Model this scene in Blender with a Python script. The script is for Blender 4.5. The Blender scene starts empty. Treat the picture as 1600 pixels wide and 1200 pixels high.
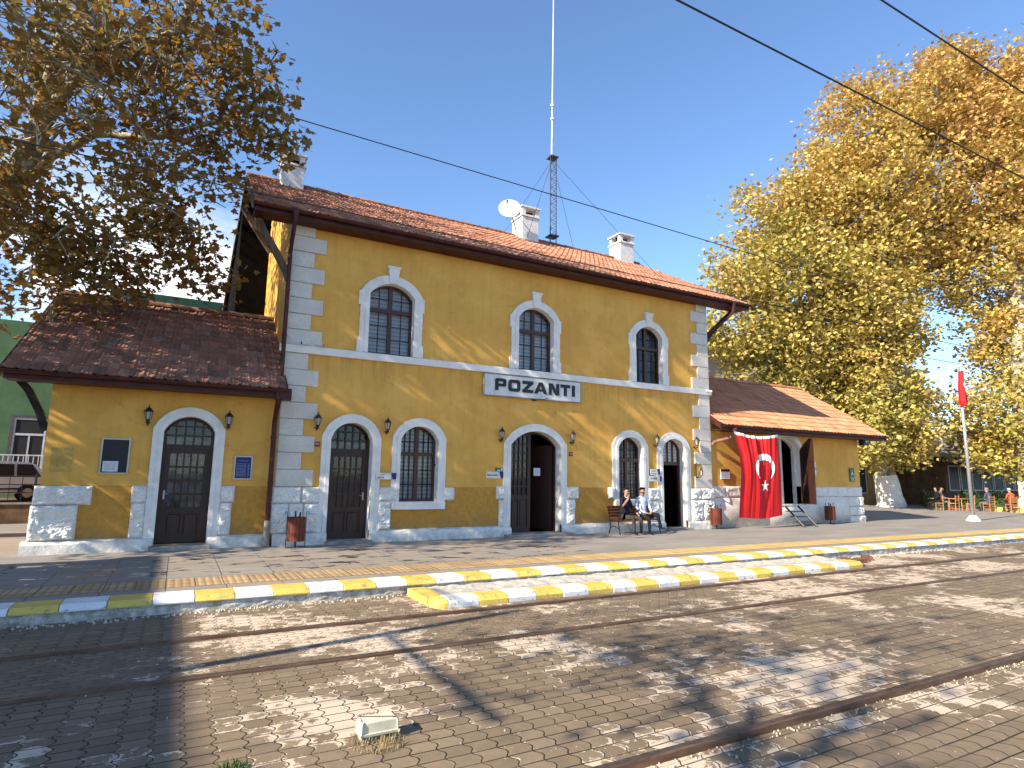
import bpy, bmesh, math, random
import numpy as np
from mathutils import Vector, Matrix, noise
from math import radians, sin, cos, pi, sqrt, atan2
random.seed(7)
sc = bpy.context.scene
# ------------------------------------------------------------------ camera
cam = bpy.data.cameras.new('camera'); camo = bpy.data.objects.new('camera', cam); sc.collection.objects.link(camo)
R = Matrix(((0.87678426, 0.08407517, 0.47347727), (-0.48067781, 0.12440104, 0.86802835), (0.01407857, -0.98866362, 0.14948594)))
ax, dn, fw = R.col[0], R.col[1], R.col[2]
CAM = Vector((0, -16.12, 1.78))
camo.matrix_world = Matrix(((ax[0], -dn[0], -fw[0], CAM.x), (ax[1], -dn[1], -fw[1], CAM.y), (ax[2], -dn[2], -fw[2], CAM.z), (0, 0, 0, 1)))
cam.sensor_width = 36; cam.lens = 945 / 1600 * 36; cam.clip_start = 0.1; cam.clip_end = 3000
sc.camera = camo
sc.render.resolution_x, sc.render.resolution_y = 1024, 768
# ------------------------------------------------------------------ light
SUNV = Vector((1, 0.2, -0.6)).normalized()          # travel direction of the light
sun = bpy.data.lights.new('sun', 'SUN'); suno = bpy.data.objects.new('sun', sun); sc.collection.objects.link(suno)
sun.energy = 4.9; sun.angle = radians(0.55); sun.color = (1.0, 0.89, 0.72)
suno.rotation_euler = SUNV.to_track_quat('-Z', 'Y').to_euler()
w = bpy.data.worlds.new('World'); sc.world = w; w.use_nodes = True
sc.view_settings.view_transform = 'Standard'; sc.view_settings.look = 'None'; sc.view_settings.gamma = 1
sc.view_settings.exposure = 1.2
sc.cycles.max_bounces = 6; sc.cycles.transparent_max_bounces = 12


# ------------------------------------------------------------------ node helper
class NG:
    def __init__(s, nt): s.nt = nt
    def n(s, t, **k):
        x = s.nt.nodes.new(t)
        for a, b in k.items(): setattr(x, a, b)
        return x
    def link(s, a, b): s.nt.links.new(a, b)
    def setin(s, sock, v):
        if isinstance(v, bpy.types.NodeSocket): s.link(v, sock)
        elif v is not None:
            if isinstance(v, (tuple, list)) and len(v) == 3 and sock.type == 'RGBA': v = (*v, 1)
            sock.default_value = v
    def m(s, op, a, b=None, c=None, clamp=False):
        x = s.n('ShaderNodeMath', operation=op, use_clamp=clamp)
        s.setin(x.inputs[0], a)
        if b is not None: s.setin(x.inputs[1], b)
        if c is not None: s.setin(x.inputs[2], c)
        return x.outputs[0]
    def pos(s): return s.n('ShaderNodeNewGeometry').outputs['Position']
    def island(s): return s.n('ShaderNodeNewGeometry').outputs['Random Per Island']
    def sep(s, v):
        x = s.n('ShaderNodeSeparateXYZ'); s.link(v, x.inputs[0]); return x.outputs
    def comb(s, a, b, c):
        x = s.n('ShaderNodeCombineXYZ')
        for i, v in enumerate((a, b, c)): s.setin(x.inputs[i], v)
        return x.outputs[0]
    def vmul(s, v, t):
        x = s.n('ShaderNodeVectorMath', operation='MULTIPLY'); s.link(v, x.inputs[0]); x.inputs[1].default_value = t; return x.outputs[0]
    def noise(s, v, scale=5, detail=4, rough=.6, dist=0):
        x = s.n('ShaderNodeTexNoise')
        if v is not None: s.link(v, x.inputs['Vector'])
        x.inputs['Scale'].default_value = scale; x.inputs['Detail'].default_value = detail
        x.inputs['Roughness'].default_value = rough; x.inputs['Distortion'].default_value = dist
        return x.outputs['Fac']
    def white(s, v):
        x = s.n('ShaderNodeTexWhiteNoise', noise_dimensions='3D'); s.link(v, x.inputs[0]); return x.outputs[0]
    def ramp(s, f, stops, interp='LINEAR'):
        x = s.n('ShaderNodeValToRGB'); s.link(f, x.inputs[0]); r = x.color_ramp; r.interpolation = interp
        while len(r.elements) < len(stops): r.elements.new(.5)
        for e, (p, c) in zip(r.elements, stops):
            e.position = p; e.color = (c, c, c, 1) if not isinstance(c, tuple) else (*c, 1)
        return x.outputs[0]
    def mix(s, f, a, b, mode='MIX'):
        x = s.n('ShaderNodeMix', data_type='RGBA', blend_type=mode)
        s.setin(x.inputs[0], f); s.setin(x.inputs[6], a); s.setin(x.inputs[7], b); return x.outputs[2]
    def bump(s, h, strength=.5, dist=.02, normal=None):
        x = s.n('ShaderNodeBump'); s.link(h, x.inputs['Height']); x.inputs['Strength'].default_value = strength
        x.inputs['Distance'].default_value = dist
        if normal: s.link(normal, x.inputs['Normal'])
        return x.outputs[0]


def newmat(name):
    m = bpy.data.materials.new(name); m.use_nodes = True
    g = NG(m.node_tree); b = m.node_tree.nodes['Principled BSDF']
    b.inputs['Specular IOR Level'].default_value = .3
    return m, g, b


def simple(name, col, rough=.6, metal=0, var=.18, scale=6, bump=.15, col2=None, bscale=None, bdist=.01, spec=.3):
    m, g, b = newmat(name)
    p = g.pos(); f = g.noise(p, scale, 5, .65)
    c2 = col2 or tuple(max(0, c * (1 - var * 2.2)) for c in col)
    f2 = g.ramp(f, [(.3, 0.0), (.7, 1.0)])
    c = g.mix(f2, c2, tuple(min(1, c * (1 + var * .4)) for c in col))
    g.link(c, b.inputs['Base Color'])
    b.inputs['Roughness'].default_value = rough; b.inputs['Metallic'].default_value = metal
    b.inputs['Specular IOR Level'].default_value = spec
    if bump: g.link(g.bump(g.noise(p, bscale or scale * 8, 3, .6), bump, bdist), b.inputs['Normal'])
    return m


def mat_plaster():
    m, g, b = newmat('yellow_plaster'); p = g.pos(); x, y, z = g.sep(p)
    big = g.noise(p, .7, 4, .6); mid = g.noise(p, 3.5, 5, .7); st = g.noise(g.vmul(p, (6, 6, .5)), 1, 4, .6)
    lo = g.ramp(z, [(0, 1.0), (1, 0.0)])
    dado = g.m('LESS_THAN', z, 1.43)
    c = g.mix(g.ramp(big, [(.35, 0.0), (.65, 1.0)]), (.64, .335, .072), (.76, .425, .10))
    c = g.mix(g.m('MULTIPLY', g.ramp(mid, [(.45, 0.0), (.75, 1.0)]), .35), c, (.54, .27, .06))
    c = g.mix(g.m('MULTIPLY', g.ramp(st, [(.5, 0.0), (.75, 1.0)]), .22), c, (.32, .19, .07))
    d = g.mix(g.ramp(g.noise(p, 9, 5, .7), [(.35, 0.0), (.7, 1.0)]), (.47, .225, .042), (.63, .325, .068))
    # damp dirt creeping up from the ground
    dirt = g.m('MULTIPLY', g.m('SUBTRACT', 1.0, g.m('DIVIDE', z, .75), clamp=True), g.ramp(mid, [(.4, 0.0), (.65, 1.0)]), clamp=True)
    d = g.mix(g.m('MULTIPLY', dirt, .55), d, (.24, .17, .09))
    vo = g.n('ShaderNodeTexVoronoi', feature='DISTANCE_TO_EDGE'); g.link(g.vmul(p, (.5, .5, .62)), vo.inputs['Vector']); vo.inputs['Scale'].default_value = 1.1
    wv = g.n('ShaderNodeVectorMath', operation='ADD'); g.link(g.vmul(p, (.55, .55, .7)), wv.inputs[0]); g.link(g.comb(g.m('MULTIPLY', mid, .5), 0.0, g.m('MULTIPLY', big, .9)), wv.inputs[1]); g.link(wv.outputs[0], vo.inputs['Vector'])
    crack = g.m('MULTIPLY', g.ramp(vo.outputs['Distance'], [(.002, 1.0), (.006, 0.0)]), g.ramp(g.noise(p, 1.1, 3, .6), [(.5, 0.0), (.58, 1.0)]))
    c = g.mix(g.m('MULTIPLY', crack, .45), c, (.20, .12, .05))
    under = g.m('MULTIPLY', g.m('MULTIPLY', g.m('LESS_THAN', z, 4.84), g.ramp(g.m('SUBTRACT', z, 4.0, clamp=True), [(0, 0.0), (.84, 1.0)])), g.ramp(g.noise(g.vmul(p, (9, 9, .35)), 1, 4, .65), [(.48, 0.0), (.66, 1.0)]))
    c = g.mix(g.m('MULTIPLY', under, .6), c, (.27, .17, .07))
    patch = g.ramp(g.noise(g.vmul(p, (.8, .8, 1.1)), 1.3, 2, .4), [(.60, 0.0), (.612, 1.0)])
    c = g.mix(g.m('MULTIPLY', patch, .22), c, (.80, .48, .15))
    spl = g.m('MULTIPLY', g.m('SUBTRACT', 1.0, g.m('DIVIDE', z, .62), clamp=True), g.noise(p, 14, 4, .7))
    d = g.mix(g.m('MULTIPLY', spl, 1.1, clamp=True), d, (.20, .15, .09))
    g.link(g.mix(dado, c, d), b.inputs['Base Color']); b.inputs['Roughness'].default_value = .9
    b.inputs['Specular IOR Level'].default_value = .12
    fine = g.noise(p, 60, 3, .6); rc = g.noise(p, 28, 4, .75)
    h = g.m('ADD', g.m('MULTIPLY', fine, .25), g.m('ADD', g.m('MULTIPLY', g.m('MULTIPLY', rc, dado), 1.6), g.m('MULTIPLY', mid, .9)))
    g.link(g.bump(h, .7, .02), b.inputs['Normal']); return m


def mat_white(name='white_paint', c1=(.78, .745, .69), c2=(.56, .53, .47), sc_=3, dirt=.5, dz=.5, bump=.35):
    m, g, b = newmat(name); p = g.pos(); x, y, z = g.sep(p)
    f = g.ramp(g.noise(p, sc_, 6, .7), [(.42, 0.0), (.7, 1.0)])
    c = g.mix(g.m('MULTIPLY', f, .6), c1, c2)
    low = g.m('SUBTRACT', 1.0, g.m('DIVIDE', z, dz), clamp=True)
    c = g.mix(g.m('MULTIPLY', g.m('MULTIPLY', low, g.ramp(g.noise(p, 7, 5, .7), [(.35, 0.0), (.6, 1.0)])), dirt), c, (.25, .22, .18))
    chips = g.ramp(g.noise(p, 5, 7, .8), [(.70, 0.0), (.72, 1.0)])
    c = g.mix(g.m('MULTIPLY', chips, .7), c, (.36, .33, .29))
    g.link(c, b.inputs['Base Color']); b.inputs['Roughness'].default_value = .75
    g.link(g.bump(g.noise(p, 18, 5, .7), bump, .02), b.inputs['Normal']); return m


def mat_tile(name, cols, moss=.3, mosscol=(.10, .085, .06), pale=0.15):
    m, g, b = newmat(name); p = g.pos(); r = g.island()
    c = g.ramp(r, [(i / (len(cols) - 1), cc) for i, cc in enumerate(cols)])
    c = g.mix(g.m('MULTIPLY', g.ramp(g.noise(p, 5, 6, .75), [(.5, 0.0), (.68, 1.0)]), moss), c, mosscol)
    c = g.mix(g.m('MULTIPLY', g.ramp(g.noise(p, 1.6, 5, .7), [(.5, 0.0), (.7, 1.0)]), moss), c, mosscol)
    c = g.mix(g.m('MULTIPLY', g.ramp(g.noise(p, 11, 4, .7), [(.6, 0.0), (.72, 1.0)]), pale), c, (.5, .4, .32))
    g.link(c, b.inputs['Base Color']); b.inputs['Roughness'].default_value = .85
    g.link(g.bump(g.noise(p, 30, 4, .7), .4, .02), b.inputs['Normal']); return m


def mat_wood(name, col, dark, rough=.45, scale=1.0, spec=.4):
    m, g, b = newmat(name); p = g.pos()
    f = g.noise(g.vmul(p, (14 * scale, 14 * scale, 1.2 * scale)), 1, 6, .7)
    g.link(g.mix(g.ramp(f, [(.35, 0.0), (.65, 1.0)]), dark, col), b.inputs['Base Color'])
    b.inputs['Roughness'].default_value = rough; b.inputs['Specular IOR Level'].default_value = spec
    g.link(g.bump(f, .25, .01), b.inputs['Normal']); return m


def mat_leaf(name, cols, spread=1.0, trans=.35, rough=.5, zg=False):
    m, g, b = newmat(name); p = g.pos(); r = g.island()
    cl = g.noise(p, .28, 3, .6)
    f = g.m('ADD', g.m('MULTIPLY', r, .55), g.m('MULTIPLY', g.ramp(cl, [(.3, 0.0), (.7, 1.0)]), .45))
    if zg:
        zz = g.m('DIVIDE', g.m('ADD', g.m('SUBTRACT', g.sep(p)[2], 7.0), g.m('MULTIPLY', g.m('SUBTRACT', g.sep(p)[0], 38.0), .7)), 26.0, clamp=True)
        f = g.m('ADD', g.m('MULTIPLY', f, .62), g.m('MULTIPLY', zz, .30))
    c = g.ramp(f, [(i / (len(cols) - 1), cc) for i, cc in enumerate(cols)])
    out = g.nt.nodes['Material Output']
    g.link(c, b.inputs['Base Color']); b.inputs['Roughness'].default_value = rough
    t = g.n('ShaderNodeBsdfTranslucent'); g.link(g.mix(.5, c, (1, .9, .3), 'MULTIPLY'), t.inputs[0])
    mx = g.n('ShaderNodeMixShader'); mx.inputs[0].default_value = trans
    g.link(b.outputs[0], mx.inputs[1]); g.link(t.outputs[0], mx.inputs[2]); g.link(mx.outputs[0], out.inputs[0])
    return m


def mat_bark():
    m, g, b = newmat('plane_bark'); p = g.pos()
    f = g.noise(g.vmul(p, (1, 1, .7)), 4.5, 5, .6, .6)
    c = g.ramp(f, [(.38, (.15, .12, .08)), (.46, (.27, .24, .17)), (.53, (.24, .21, .13)), (.6, (.5, .46, .36))])
    g.link(c, b.inputs['Base Color']); b.inputs['Roughness'].default_value = .85
    g.link(g.bump(g.noise(p, 9, 5, .7), .5, .04), b.inputs['Normal']); return m


def mat_glass(name='window_glass', tint=(.75, .78, .8), refl=.55):
    m, g, b = newmat(name); out = g.nt.nodes['Material Output']
    tr = g.n('ShaderNodeBsdfTransparent'); tr.inputs[0].default_value = (*tint, 1)
    gl = g.n('ShaderNodeBsdfGlossy'); gl.inputs['Roughness'].default_value = .04; gl.inputs[0].default_value = (.9, .9, .9, 1)
    g.link(g.bump(g.noise(g.pos(), 3, 2, .5), .06, .02), gl.inputs['Normal'])
    fr = g.n('ShaderNodeFresnel'); fr.inputs[0].default_value = 1.5
    mx = g.n('ShaderNodeMixShader'); g.link(g.m('ADD', g.m('MULTIPLY', fr.outputs[0], refl * 2), .02), mx.inputs[0])
    g.link(tr.outputs[0], mx.inputs[1]); g.link(gl.outputs[0], mx.inputs[2]); g.link(mx.outputs[0], out.inputs[0])
    return m


def mat_blind():
    m, g, b = newmat('window_blind'); x, y, z = g.sep(g.pos())
    s = g.m('ABSOLUTE', g.m('SUBTRACT', g.m('FRACT', g.m('MULTIPLY', z, 9)), .5))
    w_ = g.noise(g.pos(), 2.2, 4, .6)
    c = g.mix(g.ramp(s, [(.1, 0.0), (.42, 1.0)]), (.66, .65, .64), (.36, .35, .36))
    c = g.mix(g.m('MULTIPLY', g.ramp(w_, [(.4, 0.0), (.65, 1.0)]), .5), c, (.33, .32, .34))
    g.link(c, b.inputs['Base Color']); b.inputs['Roughness'].default_value = .9
    g.link(g.bump(s, .6, .03), b.inputs['Normal']); return m


def mat_pavers():
    m, g, b = newmat('interlocking_pavers'); p = g.pos(); X, Y, Z = g.sep(p)
    wob = g.m('MULTIPLY', g.m('SUBTRACT', g.noise(p, .8, 2, .5), .5), .06)
    x0 = g.m('ADD', X, wob); y0 = g.m('ADD', Y, wob)
    between = g.m('MULTIPLY', g.m('GREATER_THAN', Y, -9.22), g.m('LESS_THAN', Y, -7.75))
    def sel(a, bb): return g.m('ADD', g.m('MULTIPLY', a, g.m('SUBTRACT', 1.0, between)), g.m('MULTIPLY', bb, between))
    xs = x0; ys = g.m('MULTIPLY', y0, g.m('ADD', 1.0, g.m('MULTIPLY', between, .45)))
    v = g.m('DIVIDE', ys, .165)
    fv = g.m('FRACT', v)
    tri = g.m('SUBTRACT', g.m('ABSOLUTE', g.m('SUBTRACT', fv, .5)), .25)
    sq = g.m('MAXIMUM', g.m('MINIMUM', g.m('MULTIPLY', tri, 7), 1.0), -1.0)
    u = g.m('ADD', g.m('ADD', g.m('DIVIDE', xs, .205), g.m('MULTIPLY', sq, .085)), g.m('MULTIPLY', between, g.m('MULTIPLY', .5, g.m('MODULO', g.m('FLOOR', v), 2.0))))
    fu = g.m('FRACT', u)
    du = g.m('MULTIPLY', g.m('MINIMUM', fu, g.m('SUBTRACT', 1.0, fu)), .205)
    dv = g.m('MULTIPLY', g.m('MINIMUM', fv, g.m('SUBTRACT', 1.0, fv)), .165)
    joint = g.m('MINIMUM', du, dv)
    cell = g.comb(g.m('FLOOR', u), g.m('FLOOR', v), 0.0)
    rnd = g.white(cell)
    jm = g.ramp(joint, [(.003, 1.0), (.008, 0.0)])           # 1 in the joint
    edge = g.ramp(joint, [(.003, 1.0), (.05, 0.0)])
    n1 = g.noise(p, .55, 3, .6); n2 = g.noise(p, 7, 6, .75); n3 = g.noise(p, 2.2, 4, .6)
    worn = g.m('ADD', g.m('ADD', g.m('MULTIPLY', n1, 1.05), g.m('MULTIPLY', n2, .60)), g.m('ADD', g.m('MULTIPLY', rnd, .12), g.m('MULTIPLY', g.m('MULTIPLY', edge, n3), .18)))
    worn = g.m('ADD', worn, g.m('MULTIPLY', between, .05))
    worn = g.m('SUBTRACT', worn, g.ramp(g.m('ADD', g.m('MULTIPLY', X, -1.0), .5, clamp=True), [(.0, 0.0), (.8, .17)]))  # pale wear cut back inside the left shadow, deepening that shade in the colour
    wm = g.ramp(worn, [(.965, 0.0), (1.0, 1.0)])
    fine = g.noise(p, 80, 4, .7)
    brown = g.mix(rnd, (.185, .135, .088), (.245, .182, .12))
    brown = g.mix(g.m('MULTIPLY', g.ramp(n2, [(.4, 0.0), (.7, 1.0)]), .5), brown, (.115, .085, .056))
    pale = g.mix(fine, (.46, .36, .26), (.66, .53, .40))
    c = g.mix(wm, brown, pale)
    c = g.mix(g.m('MULTIPLY', g.ramp(fine, [(.55, 0.0), (.75, 1.0)]), .25), c, (.30, .24, .17))
    speck = g.ramp(g.noise(p, 26, 2, .5), [(.74, 0.0), (.76, 1.0)])
    c = g.mix(speck, c, (.62, .58, .52))
    sand = g.ramp(g.noise(p, 1.3, 4, .6), [(.45, 0.0), (.62, 1.0)])
    jc = g.mix(sand, (.022, .016, .011), (.13, .095, .06))
    c = g.mix(jm, c, jc)
    g.link(c, b.inputs['Base Color']); b.inputs['Roughness'].default_value = .85; b.inputs['Specular IOR Level'].default_value = .2
    h = g.m('ADD', g.m('MULTIPLY', jm, -1.0), g.m('ADD', g.m('MULTIPLY', wm, -.18), g.m('ADD', g.m('MULTIPLY', fine, .18), g.m('MULTIPLY', rnd, .25))))
    g.link(g.bump(h, .75, .012), b.inputs['Normal'])
    return m


def mat_asphalt():
    m, g, b = newmat('platform_asphalt'); p = g.pos(); X, Y, Z = g.sep(p)
    n1 = g.noise(g.vmul(p, (.5, 1.2, 1)), .9, 5, .65); n2 = g.noise(p, 40, 4, .7); n3 = g.noise(g.vmul(p, (1, 2.2, 1)), 1.4, 6, .7)
    c = g.mix(g.ramp(n1, [(.35, 0.0), (.65, 1.0)]), (.17, .152, .135), (.27, .243, .213))
    c = g.mix(g.m('MULTIPLY', n2, .5), c, (.30, .275, .245))
    # slab joints (running parallel to the tracks) and cracks
    fy = g.m('FRACT', g.m('DIVIDE', g.m('ADD', Y, g.m('MULTIPLY', n1, .05)), .42)); fx = g.m('FRACT', g.m('DIVIDE', X, .84))
    j = g.m('MINIMUM', g.m('MULTIPLY', g.m('MINIMUM', fy, g.m('SUBTRACT', 1.0, fy)), .42), g.m('MULTIPLY', g.m('MINIMUM', fx, g.m('SUBTRACT', 1.0, fx)), .84))
    left = g.m('MULTIPLY', g.m('MULTIPLY', g.m('LESS_THAN', X, 9.0), g.m('LESS_THAN', Y, -1.3)), g.m('GREATER_THAN', X, -12.0))
    jm = g.m('MULTIPLY', g.ramp(j, [(.004, 1.0), (.010, 0.0)]), g.m('MULTIPLY', left, g.ramp(n3, [(.35, 0.0), (.5, 1.0)])))
    slab = g.white(g.comb(g.m('FLOOR', g.m('DIVIDE', X, .84)), g.m('FLOOR', g.m('DIVIDE', Y, .42)), 1.0))
    c = g.mix(g.m('MULTIPLY', left, g.m('MULTIPLY', slab, .6)), c, (.30, .225, .155))
    c = g.mix(g.m('MULTIPLY', jm, .85), c, (.03, .025, .02))
    # broken slabs holding water
    pud = g.ramp(g.m('ADD', n3, g.m('MULTIPLY', slab, .10)), [(.62, 0.0), (.64, 1.0)])
    pud = g.m('MULTIPLY', pud, g.m('MULTIPLY', left, g.m('GREATER_THAN', Y, -4.1)))
    c = g.mix(pud, c, (.018, .016, .014))
    stain = g.ramp(g.noise(p, .9, 6, .8), [(.62, 0.0), (.68, 1.0)])
    c = g.mix(g.m('MULTIPLY', stain, .4), c, (.09, .08, .07))
    g.link(c, b.inputs['Base Color']); b.inputs['Specular IOR Level'].default_value = .35
    g.link(g.m('SUBTRACT', .85, g.m('MULTIPLY', pud, .78)), b.inputs['Roughness'])
    h = g.m('ADD', g.m('MULTIPLY', n2, .3), g.m('ADD', g.m('MULTIPLY', jm, -1.0), g.m('MULTIPLY', pud, -1.0)))
    g.link(g.bump(h, .5, .012), b.inputs['Normal']); return m


def mat_tactile():
    m, g, b = newmat('tactile_paving'); p = g.pos(); X, Y, Z = g.sep(p)
    fx = g.m('FRACT', g.m('DIVIDE', X, .11)); rib = g.m('MULTIPLY', g.m('MINIMUM', fx, g.m('SUBTRACT', 1.0, fx)), 2)
    tx = g.m('DIVIDE', X, .41); ty = g.m('DIVIDE', Y, .405)
    a = g.m('FRACT', tx); c_ = g.m('FRACT', ty)
    j = g.m('MINIMUM', g.m('MINIMUM', a, g.m('SUBTRACT', 1.0, a)), g.m('MINIMUM', c_, g.m('SUBTRACT', 1.0, c_)))
    jm = g.ramp(j, [(.012, 1.0), (.03, 0.0)])
    rnd = g.white(g.comb(g.m('FLOOR', tx), g.m('FLOOR', ty), 0.0))
    # towards the right the strip turns a paler yellow
    yellower = g.ramp(g.m('DIVIDE', g.m('SUBTRACT', X, 5.0), 6.0, clamp=True), [(0, 0.0), (1, 1.0)])
    dull_tan = g.mix(rnd, (.36, .235, .115), (.50, .34, .18)); new = g.mix(rnd, (.62, .43, .14), (.70, .50, .19))
    c = g.mix(yellower, dull_tan, new)
    c = g.mix(g.m('MULTIPLY', g.ramp(g.noise(p, 3, 6, .75), [(.45, 0.0), (.68, 1.0)]), .55), c, (.24, .18, .12))
    c = g.mix(g.ramp(rib, [(.15, .55), (.45, 0.0)]), c, (.17, .11, .06))
    c = g.mix(g.m('MULTIPLY', jm, .8), c, (.07, .05, .035))
    g.link(c, b.inputs['Base Color']); b.inputs['Roughness'].default_value = .75
    g.link(g.bump(g.m('SUBTRACT', rib, jm), .5, .01), b.inputs['Normal']); return m


def mat_painted(name, col):
    m, g, b = newmat(name); p = g.pos()
    ch = g.ramp(g.noise(p, 8, 8, .82), [(.565, 0.0), (.60, 1.0)])
    gr = g.ramp(g.noise(g.vmul(p, (1, 2, 2)), 3, 5, .7), [(.42, 0.0), (.75, 1.0)])
    c = g.mix(g.m('MULTIPLY', gr, .4), col, tuple(v * .45 for v in col))
    c = g.mix(g.m('MULTIPLY', ch, .8), c, (.20, .18, .15))
    g.link(c, b.inputs['Base Color']); b.inputs['Roughness'].default_value = .6
    g.link(g.bump(g.m('SUBTRACT', g.noise(p, 25, 4, .7), g.m('MULTIPLY', ch, .6)), .4, .012), b.inputs['Normal']); return m


def mat_ground():
    m, g, b = newmat('yard_ground'); p = g.pos()
    c = g.mix(g.ramp(g.noise(p, .4, 6, .7), [(.35, 0.0), (.65, 1.0)]), (.13, .115, .095), (.23, .20, .165))
    g.link(c, b.inputs['Base Color']); b.inputs['Roughness'].default_value = .95
    g.link(g.bump(g.noise(p, 20, 4, .7), .4, .02), b.inputs['Normal']); return m


M = dict(
    plaster=mat_plaster(), white=mat_white(), rock=mat_white('whitewashed_stone', (.76, .73, .68), (.52, .49, .44), 6, .45, .5, .8),
    quoin=None, tile_r=mat_tile('orange_clay_tile', [(.40, .15, .075), (.52, .21, .105), (.60, .27, .145), (.48, .19, .10)], .14),
    tile_m=mat_tile('weathered_clay_tile', [(.24, .105, .065), (.37, .15, .085), (.45, .19, .105), (.50, .25, .15), (.31, .13, .08)], .4),
    tile_l=mat_tile('mossy_shaded_clay_tile', [(.17, .085, .060), (.26, .115, .075), (.32, .14, .09), (.38, .19, .13), (.21, .105, .075)], .5, (.12, .095, .07), .35),  # browner and darker for the tree's shade as well as moss
    wood=mat_wood('dark_brown_door_wood', (.050, .018, .012), (.022, .009, .007)), frame=mat_wood('brown_window_wood', (.085, .032, .020), (.04, .016, .012)),
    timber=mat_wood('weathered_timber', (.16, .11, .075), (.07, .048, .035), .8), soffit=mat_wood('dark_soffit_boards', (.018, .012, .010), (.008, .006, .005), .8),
    gutter=simple('maroon_metal', (.075, .020, .016), .5, 0, .25, 3, .05, spec=.25), gutter_r=simple('faded_red_metal', (.34, .14, .12), .55, 0, .2, 4, .05),
    iron=simple('black_iron', (.018, .016, .016), .45, 0, .2, 9, .1, spec=.5), bars=simple('black_bars', (.012, .010, .010), .5),
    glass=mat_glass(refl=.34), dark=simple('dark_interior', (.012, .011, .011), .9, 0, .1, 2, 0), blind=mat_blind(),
    amber=simple('frosted_lamp_glass', (.42, .38, .30), .25, 0, .1, 9, .02), chim=mat_white('chimney_render', (.70, .68, .65), (.45, .42, .38), 5, 0, .5, .4),
    concrete=simple('rough_concrete', (.34, .31, .27), .9, 0, .25, 3, .5), bark=mat_bark(), pavers=mat_pavers(), asphalt=mat_asphalt(), tact=mat_tactile(),
    ky=mat_painted('yellow_kerb_paint', (.66, .47, .10)), kw=mat_painted('white_kerb_paint', (.72, .72, .70)), ground=mat_ground(),
    rail=None, red=simple('flag_red', (.62, .012, .014), .75, 0, .06, 5, .05), flagw=simple('flag_white', (.78, .76, .74), .8, 0, .06, 5, .05),
    slat=mat_wood('red_brown_slat', (.17, .048, .026), (.08, .022, .013), .6, 1, .2), sign=simple('white_enamel', (.66, .66, .64), .35, 0, .1, 4, .03),
    letter=simple('dark_lettering', (.022, .022, .026), .5, 0, .1, 5, 0), blue=simple('navy_blue_panel', (.012, .022, .13), .35, 0, .1, 5, 0),
    alu=simple('aluminium_frame', (.42, .41, .40), .35, .6, .1, 5, 0), steel=simple('galvanised_steel', (.42, .43, .44), .4, .5, .15, 9, .05),
    green=simple('green_sign', (.02, .15, .075), .4), redsign=simple('small_red_plate', (.30, .035, .03), .4), paper=simple('paper', (.66, .68, .72), .8, 0, .1, 12, 0),
    beige=simple('beige_plastic', (.62, .58, .44), .5, 0, .12, 6, .05), grnwall=simple('green_render', (.085, .165, .08), .9, 0, .15, 1.5, .3),
    grey=simple('grey_frame', (.09, .09, .095), .7), whiteframe=simple('white_frame', (.62, .63, .66), .5), brown=simple('brown_wall', (.16, .10, .055), .9, 0, .3, 2, .4),
    carw=simple('white_car_paint', (.80, .81, .84), .5, 0, .03, 3, 0, spec=.3), tyre=simple('tyre_rubber', (.02, .02, .02), .8), orange=simple('ochre_render', (.42, .24, .09), .9, 0, .2, 1.5, .3),
    cream=simple('cream_render', (.62, .57, .47), .9, 0, .12, 1.2, .3), greyb=simple('grey_render', (.30, .28, .27), .9, 0, .2, 1.2, .3), redroof=simple('red_metal_roof', (.40, .06, .04), .6, 0, .12, 2, .1),
    cablk=simple('cable_black', (.02, .02, .022), .6, 0, .1, 4, 0), hill=simple('hillside', (.20, .21, .17), .95, 0, .3, .02, .0, bscale=.2), chairw=mat_wood('light_chair_wood', (.50, .22, .09), (.33, .13, .05), .5),
    skin=simple('skin', (.42, .22, .15), .5, 0, .08, 20, .05), hair=simple('dark_hair', (.012, .010, .009), .7, 0, .2, 40, .3), greyhair=simple('grey_hair', (.45, .43, .41), .7, 0, .2, 40, .3),
    navy=simple('navy_wool', (.008, .010, .020), .95, 0, .2, 30, .3), khaki=simple('grey_khaki_cloth', (.06, .052, .042), .9, 0, .2, 30, .3), lblue=simple('pale_blue_shirt', (.50, .58, .72), .85, 0, .12, 14, .3),
    black=simple('black_cloth', (.010, .010, .011), .9, 0, .2, 30, .3), shoe=simple('black_shoe', (.012, .011, .010), .4), bluej=simple('slate_blue_jacket', (.06, .075, .12), .9, 0, .2, 20, .3), rust=simple('orange_vest_cloth', (.50, .10, .04), .9, 0, .2, 20, .3),
    greycl=simple('grey_cloth', (.14, .14, .15), .9, 0, .2, 20, .3), pink=simple('dusty_pink_cap', (.38, .20, .19), .9), collar=simple('white_collar', (.7, .7, .7), .9), rubble=simple('broken_brick', (.22, .10, .07), .9, 0, .3, 9, .5),
    straw=simple('dry_straw', (.42, .32, .16), .9, 0, .3, 30, .1), weed=simple('weed_green', (.06, .10, .03), .7, 0, .3, 30, .1),
)


def mat_quoin():
    m, g, b = newmat('granite_quoin'); p = g.pos()
    sp = g.noise(p, 38, 4, .75)
    c = g.mix(g.ramp(sp, [(.38, 0.0), (.62, 1.0)]), (.56, .52, .45), (.74, .70, .63))
    c = g.mix(g.m('MULTIPLY', g.ramp(g.noise(p, 1.2, 4, .6), [(.4, 0.0), (.7, 1.0)]), .4), c, (.38, .35, .31))
    g.link(c, b.inputs['Base Color']); b.inputs['Roughness'].default_value = .85
    g.link(g.bump(sp, .8, .02), b.inputs['Normal']); return m
M['quoin'] = mat_quoin()


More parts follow.
